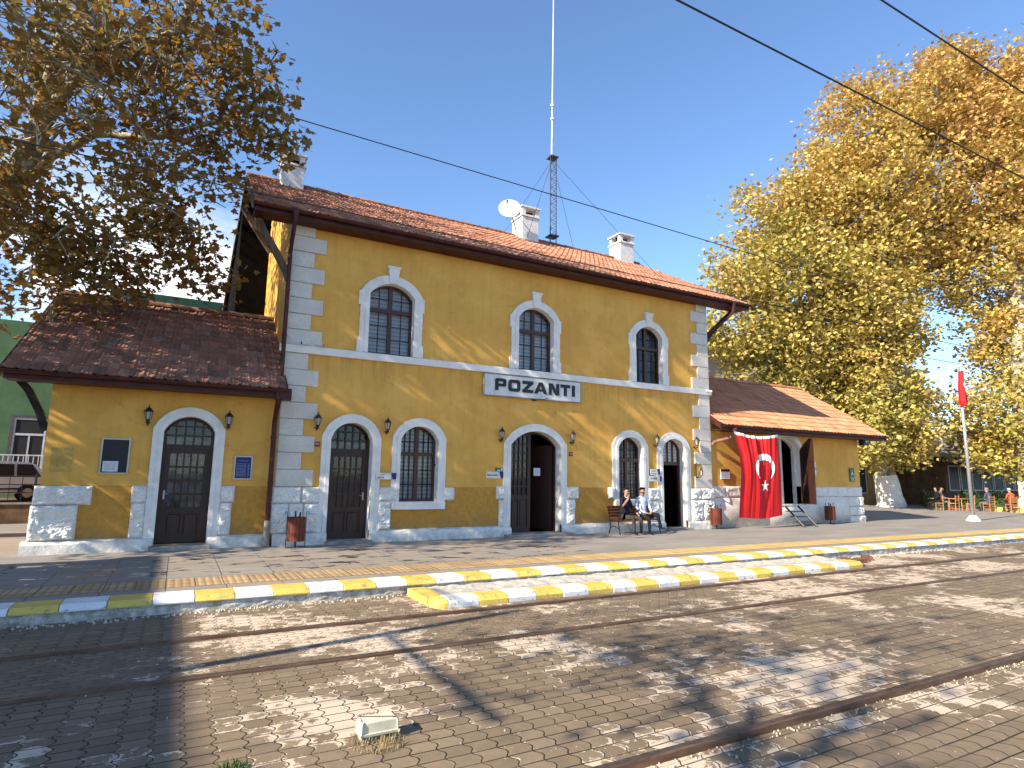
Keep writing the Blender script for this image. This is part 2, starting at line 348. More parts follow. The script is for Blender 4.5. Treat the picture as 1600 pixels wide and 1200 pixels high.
def mat_rail():
    m, g, b = newmat('rusty_rail_steel'); p = g.pos()
    f = g.noise(g.vmul(p, (1, 6, 6)), 3, 5, .7)
    c = g.mix(g.ramp(f, [(.4, 0.0), (.65, 1.0)]), (.10, .055, .035), (.20, .12, .08))
    g.link(c, b.inputs['Base Color']); b.inputs['Roughness'].default_value = .5; b.inputs['Metallic'].default_value = .35
    return m
M['rail'] = mat_rail()
M['leaf_l'] = mat_leaf('brown_plane_leaf', [(.14, .075, .03), (.23, .125, .04), (.31, .18, .055), (.19, .16, .05), (.40, .26, .09)], 1, .48)
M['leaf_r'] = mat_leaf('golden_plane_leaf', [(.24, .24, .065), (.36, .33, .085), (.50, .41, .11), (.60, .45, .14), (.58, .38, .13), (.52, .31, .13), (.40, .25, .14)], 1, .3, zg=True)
M['leaf_g'] = mat_leaf('green_hedge_leaf', [(.03, .07, .02), (.06, .12, .03), (.10, .16, .04)], 1, .25)


# ------------------------------------------------------------------ world
g = NG(w.node_tree); bg = w.node_tree.nodes['Background']
sky = g.n('ShaderNodeTexSky', sky_type='NISHITA'); sky.sun_disc = False
sky.sun_elevation = radians(30.5); sky.sun_rotation = atan2(-1, -.2); sky.altitude = 800; sky.air_density = 1.0; sky.dust_density = 0.1; sky.ozone_density = 2.2
tc = g.n('ShaderNodeTexCoord').outputs['Generated']
dx, dy, dz = g.sep(tc)
cl = g.noise(g.vmul(tc, (1, 1, 1.9)), 3.2, 7, .6, .3)
mask = g.ramp(cl, [(.40, 0.0), (.58, 1.0)])
el = g.m('MULTIPLY', g.ramp(dz, [(.02, 1.0), (.30, 1.0), (.42, 0.0)]), g.ramp(g.m('ADD', g.m('MULTIPLY', dx, -1.0), .30), [(0, 0.0), (.28, 1.0)]))
el = g.m('MULTIPLY', el, g.m('GREATER_THAN', dy, 0.0))
skyt = g.mix(1.0, sky.outputs[0], (.93, 1.04, 1.15), 'MULTIPLY')
skyc = g.mix(g.m('MULTIPLY', mask, el), skyt, (6.4, 6.4, 6.5))
g.link(skyc, bg.inputs[0]); bg.inputs[1].default_value = .112


# ------------------------------------------------------------------ mesh helper
class MB:
    def __init__(s): s.v = []; s.f = []; s.mi = []
    def poly(s, pts, mi=0):
        i = len(s.v); s.v += [tuple(p) for p in pts]; s.f.append(tuple(range(i, i + len(pts)))); s.mi.append(mi)
    def faces(s, vs, fs, mi=0):
        i = len(s.v); s.v += [tuple(p) for p in vs]
        for f in fs: s.f.append(tuple(i + k for k in f)); s.mi.append(mi)
    def box(s, x0, x1, y0, y1, z0, z1, mi=0):
        vs = [(x, y, z) for z in (z0, z1) for y in (y0, y1) for x in (x0, x1)]
        s.faces(vs, [(0, 2, 3, 1), (4, 5, 7, 6), (0, 1, 5, 4), (2, 6, 7, 3), (0, 4, 6, 2), (1, 3, 7, 5)], mi)
    def bbox(s, x0, x1, y0, y1, z0, z1, c=.01, mi=0):
        # box with chamfered vertical and top edges on the -Y side (cheap bevel)
        vs = [(x0, y0 + c, z0), (x0 + c, y0, z0), (x1 - c, y0, z0), (x1, y0 + c, z0), (x1, y1, z0), (x0, y1, z0),
              (x0, y0 + c, z1 - c), (x0 + c, y0, z1 - c), (x1 - c, y0, z1 - c), (x1, y0 + c, z1 - c), (x1, y1, z1 - c), (x0, y1, z1 - c),
              (x0 + c, y0 + c, z1), (x1 - c, y0 + c, z1), (x1 - c, y1, z1), (x0 + c, y1, z1)]
        s.faces(vs, [(0, 1, 7, 6), (1, 2, 8, 7), (2, 3, 9, 8), (3, 4, 10, 9), (4, 5, 11, 10), (5, 0, 6, 11),
                     (6, 7, 12), (7, 8, 13, 12), (8, 9, 13), (9, 10, 14, 13), (10, 11, 15, 14), (11, 6, 12, 15), (12, 13, 14, 15), (5, 4, 3, 2, 1, 0)], mi)
    def tube(s, pts, rs, n=8, mi=0, cap=True):
        pts = [Vector(p) for p in pts]
        if not hasattr(rs, '__len__'): rs = [rs] * len(pts)
        base = len(s.v); up = None
        for i, p in enumerate(pts):
            d = (pts[min(i + 1, len(pts) - 1)] - pts[max(i - 1, 0)])
            if d.length < 1e-9: d = Vector((0, 0, 1))
            d.normalize()
            if up is None: up = Vector((0, 0, 1)) if abs(d.z) < .9 else Vector((1, 0, 0))
            a = d.cross(up)
            if a.length < 1e-4: a = d.cross(Vector((0, 1, 0)))
            a.normalize(); b_ = d.cross(a).normalized(); up = a.cross(d).normalized() * 1.0
            for k in range(n):
                t = 2 * pi * k / n; s.v.append(tuple(p + a * (cos(t) * rs[i]) + b_ * (sin(t) * rs[i])))
        for i in range(len(pts) - 1):
            for k in range(n):
                a0 = base + i * n + k; a1 = base + i * n + (k + 1) % n
                s.f.append((a0, a1, a1 + n, a0 + n)); s.mi.append(mi)
        if cap:
            s.f.append(tuple(base + k for k in range(n))[::-1]); s.mi.append(mi)
            e = base + (len(pts) - 1) * n; s.f.append(tuple(e + k for k in range(n))); s.mi.append(mi)
    def lathe(s, prof, c=(0, 0, 0), n=12, mi=0):
        base = len(s.v)
        for r, z in prof:
            for k in range(n): t = 2 * pi * k / n; s.v.append((c[0] + r * cos(t), c[1] + r * sin(t), c[2] + z))
        for i in range(len(prof) - 1):
            for k in range(n):
                a = base + i * n + k; b_ = base + i * n + (k + 1) % n
                s.f.append((a, b_, b_ + n, a + n)); s.mi.append(mi)
        s.f.append(tuple(base + k for k in range(n))[::-1]); s.mi.append(mi)
        e = base + (len(prof) - 1) * n; s.f.append(tuple(e + k for k in range(n))); s.mi.append(mi)
    def band(s, A, B, y0, y1, mi=0, close=False):
        """ring between outlines A (outer) and B (inner) in XZ, front at y0, back at y1"""
        n = len(A); rng = range(n if close else n - 1)
        for i in rng:
            j = (i + 1) % n
            a, b_, c, d = A[i], A[j], B[j], B[i]
            s.poly([(a[0], y0, a[1]), (b_[0], y0, b_[1]), (c[0], y0, c[1]), (d[0], y0, d[1])], mi)
            s.poly([(a[0], y1, a[1]), (b_[0], y1, b_[1]), (b_[0], y0, b_[1]), (a[0], y0, a[1])], mi)
            s.poly([(d[0], y0, d[1]), (c[0], y0, c[1]), (c[0], y1, c[1]), (d[0], y1, d[1])], mi)
        if not close:
            for k in (0, n - 1):
                a, d = A[k], B[k]; s.poly([(a[0], y0, a[1]), (d[0], y0, d[1]), (d[0], y1, d[1]), (a[0], y1, a[1])], mi)
    def prism(s, pts, y0, y1, mi=0):
        n = len(pts)
        s.poly([(p[0], y0, p[1]) for p in pts], mi); s.poly([(p[0], y1, p[1]) for p in pts][::-1], mi)
        for i in range(n):
            a, b_ = pts[i], pts[(i + 1) % n]; s.poly([(a[0], y0, a[1]), (a[0], y1, a[1]), (b_[0], y1, b_[1]), (b_[0], y0, b_[1])], mi)
    def xf(s, mtx, start=0):
        for i in range(start, len(s.v)): s.v[i] = tuple(mtx @ Vector(s.v[i]))


WL = {}
col = sc.collection


def obj(name, mb, mats, parent=None, local=False, smooth=False):
    me = bpy.data.meshes.new(name)
    L = WL.get(parent.name, Vector()) if (parent and not local) else Vector()
    me.from_pydata([tuple(Vector(v) - L) for v in mb.v] if L.length else mb.v, [], mb.f)
    if not isinstance(mats, (list, tuple)): mats = [mats]
    for m in mats: me.materials.append(M[m] if isinstance(m, str) else m)
    if len(mats) > 1: me.polygons.foreach_set('material_index', mb.mi)
    if smooth: me.polygons.foreach_set('use_smooth', [True] * len(me.polygons))
    me.update()
    bm = bmesh.new(); bm.from_mesh(me)
    if len(bm.faces) < 60000:
        bmesh.ops.recalc_face_normals(bm, faces=bm.faces)
    bm.to_mesh(me); bm.free()
    o = bpy.data.objects.new(name, me); col.objects.link(o)
    if parent:
        o.parent = parent; WL[o.name] = WL.get(parent.name, Vector()) if not local else Vector()
    return o


def tag(o, label, cat, group=None):
    o['label'] = label; o['category'] = cat
    if group: o['group'] = group
    return o


def struct(o): o['kind'] = 'structure'; return o


def thing(name, loc, label, cat, group=None, rz=0):
    o = bpy.data.objects.new(name, None); col.objects.link(o); o.location = loc; o.rotation_euler = (0, 0, rz)
    o.empty_display_size = .2
    WL[o.name] = Vector(loc); return tag(o, label, cat, group)


def dup(root, loc, label, rz=None, group=None, scale=None):
    def cp(o, par):
        c = o.copy(); col.objects.link(c)
        if par: c.parent = par
        for ch in list(o.children): cp(ch, c)
        return c
    r = cp(root, None); r.location = loc; r['label'] = label
    if rz is not None: r.rotation_euler = (0, 0, rz)
    if group: r['group'] = group
    if scale: r.scale = (scale,) * 3
    return r


# ------------------------------------------------------------------ ground, platform, tracks
mb = MB(); mb.poly([(-900, -900, -.2), (900, -900, -.2), (900, 900, -.2), (-900, 900, -.2)])
struct(obj('ground', mb, 'ground'))
mb = MB(); mb.poly([(-60, -40, -.196), (120, -40, -.196), (120, -6.0, -.196), (-60, -6.0, -.196)])
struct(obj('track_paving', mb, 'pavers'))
PX0, PX1 = -40.0, 130.0
mb = MB()
mb.poly([(PX0, -5.62, 0), (PX1, -5.62, 0), (PX1, 40, 0), (PX0, 40, 0)])
struct(obj('platform', mb, 'asphalt'))
# whitewashed front wall of the platform, rough
mb = MB(); nx = 700; x0, x1 = -14.0, 60.0
def fw_pt(i, k):
    x = x0 + (x1 - x0) * i / nx; z = -.23 + .18 * k / 4
    return (x, -6.10 - .02 * noise.noise((x * 3, z * 9, 1)) - .015 * noise.noise((x * 14, z * 30, 3)) - (.05 * max(0, noise.noise((x * 2.3, 5, 2)) + .2) if k == 0 else 0), z)
vs = [fw_pt(i, k) for i in range(nx + 1) for k in range(5)]
fs = [(i * 5 + k, (i + 1) * 5 + k, (i + 1) * 5 + k + 1, i * 5 + k + 1) for i in range(nx) for k in range(4)]
mb.faces(vs, fs)
WW = mat_white('whitewashed_platform_wall', (.66, .65, .62), (.42, .40, .36), 5, .9, .02, .7)
struct(obj('platform_wall', mb, WW))
# kerbs
def kerb(name, xa, n, y, z, wdt, hgt, lip, start=0, step=.52):
    mb = MB()
    for i in range(n):
        a = xa + i * step; b_ = a + step - .008; mi = (i + start) % 2
        jy = random.uniform(-.006, .006); jz = random.uniform(-.004, .004); c = .07
        prof = [(y + jy, z - lip), (y + jy, z + hgt - c + jz), (y + jy + c, z + hgt + jz), (y + jy + wdt, z + hgt + jz), (y + jy + wdt, z - lip)]
        k = len(mb.v)
        e = .006
        for (px, ins) in ((a, e), (a + e, 0), (b_ - e, 0), (b_, e)):
            for (yy, zz) in prof:
                mb.v.append((px, yy + ins, zz - ins))
        for s_ in range(3):
            for q in range(4):
                p0 = k + s_ * 5 + q; mb.f.append((p0, p0 + 5, p0 + 6, p0 + 1)); mb.mi.append(mi)
        mb.f.append((k, k + 1, k + 2, k + 3, k + 4)); mb.mi.append(mi); k2 = k + 15
        mb.f.append((k2 + 4, k2 + 3, k2 + 2, k2 + 1, k2)); mb.mi.append(mi)
    return struct(obj(name, mb, ['ky', 'kw']))
kerb('platform_kerb', -1.72 - .525 * 20, 140, -6.13, -.06, .50, .085, .0, 0, .525)
mb = MB(); mb.poly([(PX0, -5.14, .004), (PX1, -5.14, .004), (PX1, -4.33, .004), (PX0, -4.33, .004)])
struct(obj('tactile_strip', mb, 'tact'))
# lower ledge in front of the wall
kerb('lower_kerb', 3.72, 20, -7.42, -.19, .34, .13, .02, 1, .515)
mb = MB()
cap = [(-7.42 + .0, -.2), (-7.42, -.12), (-7.36, -.065), (-7.08, -.065), (-7.08, -.2)]
ox = 3.715; rr = []
for k in range(6):
    t = k / 5 * pi / 2
    rr.append([(ox - .19 * sin(t) * (1 if j < 4 else 1), yy + .16 * (1 - cos(t)), zz - (.0 if j == 0 else .05 * (1 - cos(t)))) for j, (yy, zz) in enumerate(cap)])
for k in range(5):
    for j in range(4): mb.poly([rr[k][j], rr[k + 1][j], rr[k + 1][j + 1], rr[k][j + 1]])
mb.poly(rr[-1])
mb.box(3.50, 3.80, -7.10, -6.2, -.2, -.085)
struct(obj('lower_kerb_end', mb, 'ky'))
mb = MB(); nx, ny = 120, 8
vs = [(3.7 + 10.5 * i / nx, -7.09 + .98 * j / ny, -.105 + .03 * noise.noise((i * .35, j * .8, 4)) + .012 * noise.noise((i * 1.9, j * 2.1, 8))) for i in range(nx + 1) for j in range(ny + 1)]
mb.faces(vs, [(i * (ny + 1) + j, (i + 1) * (ny + 1) + j, (i + 1) * (ny + 1) + j + 1, i * (ny + 1) + j + 1) for i in range(nx) for j in range(ny)])
struct(obj('lower_ledge', mb, mat_white('dusty_concrete', (.50, .46, .39), (.30, .27, .22), 4, .0, .5, .6)))
# rails
RAILG = 'steel rails set in the paving'
def rail(x0, x1, y, z, lab, dy=0.0, h=.02, wd=.068):
    mb = MB(); n = 90
    prof = [(-wd / 2 - .045, .001), (-wd / 2 - .035, -.002), (-wd / 2 - .002, -.002), (-wd / 2, h - .01), (-wd / 2 + .012, h), (wd / 2 - .012, h), (wd / 2, h - .01), (wd / 2 + .002, -.002), (wd / 2 + .062, -.002), (wd / 2 + .08, .001)]
    k = len(prof)
    for i in range(n + 1):
        x = x0 + (x1 - x0) * i / n; yy = y + dy * (x - x0) / (x1 - x0)
        for a, b_ in prof: mb.v.append((x, yy + a, z + b_))
    for i in range(n):
        for j in range(k - 1): mb.f.append((i * k + j, (i + 1) * k + j, (i + 1) * k + j + 1, i * k + j + 1)); mb.mi.append(1 if j in (0, 1, 7, 8) else (2 if j == 4 else 0))
    o = obj('rail', mb, ['rail', 'soil', 'railtop']); tag(o, lab, 'rail', RAILG); return o
M['soil'] = simple('dirt_groove', (.05, .038, .026), .95, 0, .4, 8, .5); M['railtop'] = simple('worn_rail_head', (.20, .155, .12), .38, .7, .3, 14, .1, spec=.5)
rail(-16, 60, -7.80, -.196, 'rusty rail nearest the platform kerb', .18, .04, .075)
rail(-16, 60, -9.27, -.196, 'narrow worn rail second from the platform', -.02, .032, .075)
rail(-16, 60, -12.62, -.196, 'dark raised rail nearest the camera at lower right', .16, .06, .075)
rail(-16, 60, -14.1, -.196, 'far side rail of the near track', .16, .05, .075)
# whitish mortar crumbs along the near rail
def crumbs(name, n, fx, fy, fz, smin, smax, mat_, seed):
    rnd = random.Random(seed); mb = MB()
    for _ in range(n):
        x, y, z = fx(rnd), fy(rnd), fz(rnd); s_ = rnd.uniform(smin, smax); a = rnd.uniform(0, 6)
        pts = [Vector((cos(a + t) * s_ * rnd.uniform(.7, 1.2), sin(a + t) * s_ * rnd.uniform(.6, 1.1), 0)) for t in (0, 1.3, 2.6, 3.9, 5.1)]
        top = [Vector((x, y, z)) + q * .6 + Vector((0, 0, s_ * rnd.uniform(.5, .9))) for q in pts]; bot = [Vector((x, y, z - .004)) + q for q in pts]
        mb.poly(top)
        for i in range(5): j = (i + 1) % 5; mb.poly([bot[i], bot[j], top[j], top[i]])
    o = obj(name, mb, mat_); o['kind'] = 'stuff'; o['label'] = name.replace('_', ' ') + ' scattered on the paving'; o['category'] = 'gravel'; return o
M['mortar'] = simple('pale_mortar', (.55, .47, .36), .95, 0, .25, 20, .4)
crumbs('mortar_crumbs', 260, lambda r: r.uniform(2.6, 8.5), lambda r: -12.55 - abs(r.gauss(0, .09)) - .05 + .0, lambda r: -.193, .002, .014, 'mortar', 3)
crumbs('gravel', 900, lambda r: r.uniform(-2, 20), lambda r: -6.16 - abs(r.gauss(0, .10)), lambda r: -.192, .006, .03, 'mortar', 5)
crumbs('loose_grit', 500, lambda r: r.uniform(-1, 12), lambda r: r.uniform(-13.5, -7), lambda r: -.193, .003, .010, 'mortar', 6)


# ------------------------------------------------------------------ station building
def arcz(x, x0, x1, zs, zt):
    h = zt - zs; c = (x1 - x0) / 2; r = (c * c + h * h) / (2 * h); xm = (x0 + x1) / 2
    d = r * r - (x - xm) ** 2
    return zt - r + sqrt(max(d, 0))
def outline(x0, x1, zb, zs, zt, n=16):
    pts = [(x0, zb)]
    for i in range(n + 1):
        x = x0 + (x1 - x0) * i / n; pts.append((x, arcz(x, x0, x1, zs, zt)))
    pts.append((x1, zb)); return pts
def inset(x0, x1, zb, zs, zt, wv, wb=0, n=16):
    return outline(x0 + wv, x1 - wv, zb + wb, arcz(x0 + wv, x0, x1, zs, zt) - wv, zt - wv, n)
def outset(x0, x1, zb, zs, zt, wv, wb=0, n=16):
    return outline(x0 - wv, x1 + wv, zb - wb, zs + wv * .25, zt + wv, n)
def wall(mb, x0, x1, z0, z1, y, ops, n=16):
    xs = {x0, x1}
    for o in ops:
        for i in range(n + 1): xs.add(o[0] + (o[1] - o[0]) * i / n)
    xs = sorted(xs)
    for a, b_ in zip(xs, xs[1:]):
        m_ = (a + b_) / 2; op = next((o for o in ops if o[0] < m_ < o[1]), None)
        if not op: mb.poly([(a, y, z0), (b_, y, z0), (b_, y, z1), (a, y, z1)])
        else:
            if op[2] > z0: mb.poly([(a, y, z0), (b_, y, z0), (b_, y, op[2]), (a, y, op[2])])
            mb.poly([(a, y, arcz(a, *op[:2], *op[3:])), (b_, y, arcz(b_, *op[:2], *op[3:])), (b_, y, z1), (a, y, z1)])
def rock(mb, x0, x1, z0, z1, y, dep, amp, seed, n=None, mi=0):
    """rock-faced block proud of the wall by dep"""
    nx = max(4, int((x1 - x0) / .028)); nz = max(4, int((z1 - z0) / .028)); base = len(mb.v)
    for j in range(nz + 1):
        for i in range(nx + 1):
            u, v = i / nx, j / nz; e = min(u, 1 - u) * (x1 - x0); f_ = min(v, 1 - v) * (z1 - z0)
            k = min(1, min(e, f_) / .04)
            x = x0 + (x1 - x0) * u; z = z0 + (z1 - z0) * v
            nn = noise.noise((x * 3.1 + seed, z * 5 + seed, seed * 1.7)) + .6 * noise.noise((x * 9 + seed, z * 13, seed)) + .9 * abs(noise.noise((x * 7, z * 16, seed + 4))) + .35 * noise.noise((x * 26, z * 26, seed))
            xx = x + .012 * noise.noise((x * 6, z * 6, seed + 9)) * (1 if 0 < i < nx else .8); zz = z + .010 * noise.noise((x * 6, z * 6, seed + 19))
            mb.v.append((xx, y - dep * (.35 + .65 * k) - amp * nn * k, zz))
    for j in range(nz):
        for i in range(nx):
            a = base + j * (nx + 1) + i; mb.f.append((a, a + 1, a + nx + 2, a + nx + 1)); mb.mi.append(mi)
    # sides back to wall
    def idx(i, j): return base + j * (nx + 1) + i
    rim = [idx(i, 0) for i in range(nx + 1)] + [idx(nx, j) for j in range(1, nz + 1)] + [idx(i, nz) for i in range(nx - 1, -1, -1)] + [idx(0, j) for j in range(nz - 1, 0, -1)]
    bk = []
    for r_ in rim: v = mb.v[r_]; mb.v.append((v[0], y + .01, v[2])); bk.append(len(mb.v) - 1)
    for i in range(len(rim)):
        j = (i + 1) % len(rim); mb.f.append((rim[i], rim[j], bk[j], bk[i])); mb.mi.append(mi)

B = thing('station_building', (0, 0, 0), 'yellow two storey railway station with white stone trim and clay tile roofs', 'station')
WX0, WX1, ZT = 2.2, 17.1, 8.42
# openings: x0, x1, zb, zspring, ztop
DA = (3.44, 4.54, .07, 2.66, 3.10); W1 = (5.32, 6.43, 1.03, 2.72, 3.10); DM = (8.76, 10.55, .08, 2.70, 3.14)
W3 = (12.84, 13.90, 1.05, 2.78, 3.12); DN = (14.78, 15.86, .08, 2.78, 3.14)
U1 = (4.27, 5.56, 5.04, 6.70, 7.06); U2 = (8.98, 10.26, 5.04, 6.70, 7.06); U3 = (13.66, 14.87, 5.04, 6.70, 7.06)
LW = (-.34, .73, .12, 2.70, 3.05)
mb = MB(); wall(mb, WX0, WX1, -.05, 4.9, 0, [DA, W1, DM, W3, DN]); wall(mb, WX0, WX1, 4.9, ZT, 0, [U1, U2, U3])
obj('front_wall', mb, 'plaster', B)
DEP = 10.4
mb = MB()
for x in (WX0, WX1):
    mb.poly([(x, 0, -.05), (x, DEP, -.05), (x, DEP, 8.42), (x, 5.2, 11.55), (x, 0, 8.42)])
mb.poly([(WX0, DEP, -.05), (WX1, DEP, -.05), (WX1, DEP, 8.42), (WX0, DEP, 8.42)])
mb.poly([(WX0 + .01, .01, 4.5), (WX1 - .01, .01, 4.5), (WX1 - .01, DEP - .01, 4.5), (WX0 + .01, DEP - .01, 4.5)])
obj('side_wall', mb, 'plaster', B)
mb = MB()
def room(mb, x0, x1, y0, y1, z0, z1):
    mb.poly([(x0, y1, z0), (x1, y1, z0), (x1, y1, z1), (x0, y1, z1)])
    for x in (x0, x1): mb.poly([(x, y0, z0), (x, y1, z0), (x, y1, z1), (x, y0, z1)])
    for z in (z0, z1): mb.poly([(x0, y0, z), (x1, y0, z), (x1, y1, z), (x0, y1, z)])
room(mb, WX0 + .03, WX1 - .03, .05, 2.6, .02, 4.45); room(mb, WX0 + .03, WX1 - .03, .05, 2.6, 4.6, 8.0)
obj('dark_lining', mb, 'dark', B)  # room lining coloured near-black so the openings look unlit
# belt course
mb = MB(); mb.bbox(2.02, 17.22, -.10, .0, 4.83, 5.03, .02)
obj('belt_course', mb, 'white', B)
# plinth in runs between doors
mb = MB()
for a, b_ in ((2.15, DA[0]), (DA[1], DM[0]), (DM[1], DN[0]), (DN[1], 17.15)):
    n = max(2, int((b_ - a) / .12)); vs = []
    prof = [(-.17, -.05), (-.16, .2), (-.12, .28), (0, .31)]
    for i in range(n + 1):
        x = a + (b_ - a) * i / n
        for (py, pz) in prof: vs.append((x, py + .02 * noise.noise((x * 2, pz * 5, 0)) + .01 * noise.noise((x * 9, pz * 9, 3)), pz + .012 * noise.noise((x * 3, 4, py))))
    mb.faces(vs, [(i * 4 + k, (i + 1) * 4 + k, (i + 1) * 4 + k + 1, i * 4 + k + 1) for i in range(n) for k in range(3)])
    for i in (0, n): mb.poly([vs[i * 4 + k] for k in range(4)] + [(vs[i * 4][0], 0, -.05)])
obj('plinth', mb, 'rock', B)
# door thresholds
mb = MB()
for a in ((DA[0] - .05, DA[1] + .05, -.30, .32, -.02, .075, .01), (DN[0] - .05, DN[1] + .05, -.30, .32, -.02, .075, .01), (DM[0] - .25, DM[1] + .35, -.42, .32, -.02, .078, .01), (LW[0] - .08, LW[1] + .08, -.22, .42, -.02, .10, .01)):
    mb = MB(); mb.bbox(*a); obj('threshold', mb, 'concrete', B)
# quoins
def quoin_stack(left):
    mb = MB(); xe = WX0 if left else WX1; zs_ = [(1.43, 4.83, 8, 0), (5.03, 8.40, 8, 1)]
    for z0, z1, n, ph in zs_:
        hh = (z1 - z0) / n
        for i in range(n):
            wide = (i % 2 == 0)
            wd = (.84 if wide else .53) if left else (.80 if wide else .50)
            e = random.uniform(-.015, .015)
            za, zb_ = z0 + i * hh + .006, z0 + (i + 1) * hh - .006
            sd = .045 if not wide else .05
            if left: mb.bbox(xe - .05, xe + wd + e, -sd, .35 if wide else .6, za, zb_, .012)
            else: mb.bbox(xe - wd + e, xe + .05, -sd, .35 if wide else .6, za, zb_, .012)
    return mb
obj('quoin', quoin_stack(True), 'quoin', B); obj('quoin', quoin_stack(False), 'quoin', B)
# rock faced base stones
mb = MB()
def rk(*a):
    m_ = MB(); rock(m_, *a); obj('base_stone', m_, 'rock', B)
rk(2.08, 2.78, 1.02, 1.42, 0, .11, .05, 1); rk(2.79, 3.22, 1.02, 1.42, 0, .09, .05, 2)
rk(2.05, 2.50, .28, 1.01, 0, .13, .06, 3); rk(2.51, 2.86, .30, 1.01, 0, .07, .02, 4); rk(2.87, 3.22, .28, 1.01, 0, .1, .06, 5)
rk(4.77, 5.30, 1.06, 1.42, 0, .10, .05, 6); rk(4.77, 5.12, .30, 1.05, 0, .10, .06, 7)
rk(6.64, 6.96, 1.06, 1.42, 0, .10, .04, 8)
rk(8.30, 8.56, 1.08, 1.45, 0, .12, .05, 9); rk(8.40, 8.56, .28, 1.07, 0, .09, .04, 10)
rk(10.77, 11.22, 1.08, 1.45, 0, .12, .05, 11); rk(10.77, 11.10, .28, 1.07, 0, .09, .05, 12)
rk(12.42, 12.64, 1.08, 1.45, 0, .14, .05, 13)
rk(14.10, 14.56, 1.0, 1.42, 0, .09, .04, 14); rk(14.10, 14.56, .3, .99, 0, .08, .05, 15)
rk(16.08, 16.55, 1.02, 1.42, 0, .10, .05, 16); rk(16.56, 17.18, 1.02, 1.42, 0, .12, .05, 17)
rk(16.08, 16.62, .28, 1.01, 0, .11, .06, 18); rk(16.63, 17.20, .28, 1.01, 0, .13, .06, 19)
# surrounds (parts, one each)
def surround(o, wv, y=0.0, rev=.3, zbot=None, key=False, sill=False, ears=False, parent=None, name=None):
    mb = MB(); zb = o[2] if zbot is None else zbot; p = (o[0], o[1], zb, o[3], o[4])
    i_, ou = outline(*p), outset(*p, wv)
    mid = outset(*p, wv * .45)
    mb.band(ou, mid, y - .055, y + .0); mb.band(mid, i_, y - .075, y + rev)
    if key:
        xm = (o[0] + o[1]) / 2
        mb.prism([(xm - .11, o[4] + .02), (xm + .11, o[4] + .02), (xm + .16, o[4] + wv + .20), (xm - .16, o[4] + wv + .20)], y - .10, y)
        mb.prism([(xm - .19, o[4] + wv + .20), (xm + .19, o[4] + wv + .20), (xm + .19, o[4] + wv + .26), (xm - .19, o[4] + wv + .26)], y - .12, y)
    if ears:
        for sx in (-1, 1):
            for (za, zb_) in ((zb, zb + .35), (o[3] - .35, o[3] + .05)):
                xa = o[0] - wv if sx < 0 else o[1] + wv
                mb.box(min(xa, xa + sx * .05), max(xa, xa + sx * .05), y - .05, y, za, zb_)
    if sill: mb.bbox(o[0] - .2, o[1] + .22, y - .14, y + rev, zb - .2, zb + .0, .015)
    return obj(name or 'surround', mb, 'white', parent or B)
for o in (DA, DM, DN): surround(o, .23, zbot=.08)
for o in (W1, W3): surround(o, .23, rev=.25, sill=True)
for o in (U1, U2, U3): surround(o, .25, rev=.2, key=True, ears=True)

def fill(mb, o, y, mi=0, n=16):
    p = outline(*o); mb.poly([(a, y, b_) for a, b_ in p], mi)
def window(o, y, upper, parent=B):
    x0, x1, zb, zs, zt = o; mb = MB()
    mb.band(outline(*o), inset(*o, .055, .055), y - .05, y + .04)
    mb.box(x0, x1, y - .045, y + .04, zb, zb + .07)
    xm = (x0 + x1) / 2; zm = zb + (zt - zb) * .63
    mb.box(xm - .055, xm + .055, y - .045, y + .035, zb + .07, zt - .03)
    mb.box(x0 + .03, x1 - .03, y - .06, y + .03, zm - .055, zm + .055)
    w_ = obj('window', mb, 'frame', parent)
    mb = MB(); k = 0
    t = .011 if upper else .016
    for s_ in (0, 1):
        a, b_ = (x0 + .05, xm - .055) if s_ == 0 else (xm + .055, x1 - .05)
        nb = 1 if upper else 2
        for q in range(1, nb + 1):
            x = a + (b_ - a) * q / (nb + 1); mb.box(x - t, x + t, y - .04, y - .015, zb + .06, arcz(x, x0, x1, zs, zt) - .04)
        for z in ([zb + .07 + (zm - zb - .12) * r_ for r_ in (1 / 3, 2 / 3)] + [zm + (zt - zm) * .45]):
            mb.box(a, b_, y - .037, y - .018, z - t, z + t)
    obj('glazing_bars' if upper else 'iron_grille', mb, 'bars', w_)
    mb = MB(); fill(mb, (x0 + .02, x1 - .02, zb + .02, zs, zt - .02), y + .01); obj('pane', mb, 'glass', w_)
    mb = MB(); fill(mb, (x0 + .02, x1 - .02, zb + .02, zs, zt - .02), y + .12); obj('blind', mb, 'blind' if True else 'dark', w_)
    return w_
for o in (W1, W3): window(o, .25, False)
for o in (U1, U2): window(o, .2, True)
wu3 = window(U3, .2, True)
for c in wu3.children:
    if c.name.startswith('blind'): c.data.materials[0] = simple('half_drawn_curtain', (.13, .10, .09), .9, 0, .8, 3, .1)
# iron latch bars sticking out of the grilles
for o in (W1, W3): mb = MB(); mb.box(o[1] - .1, o[1] + .04, .14, .2, 2.02, 2.07); obj('grille_latch', mb, 'iron', B)

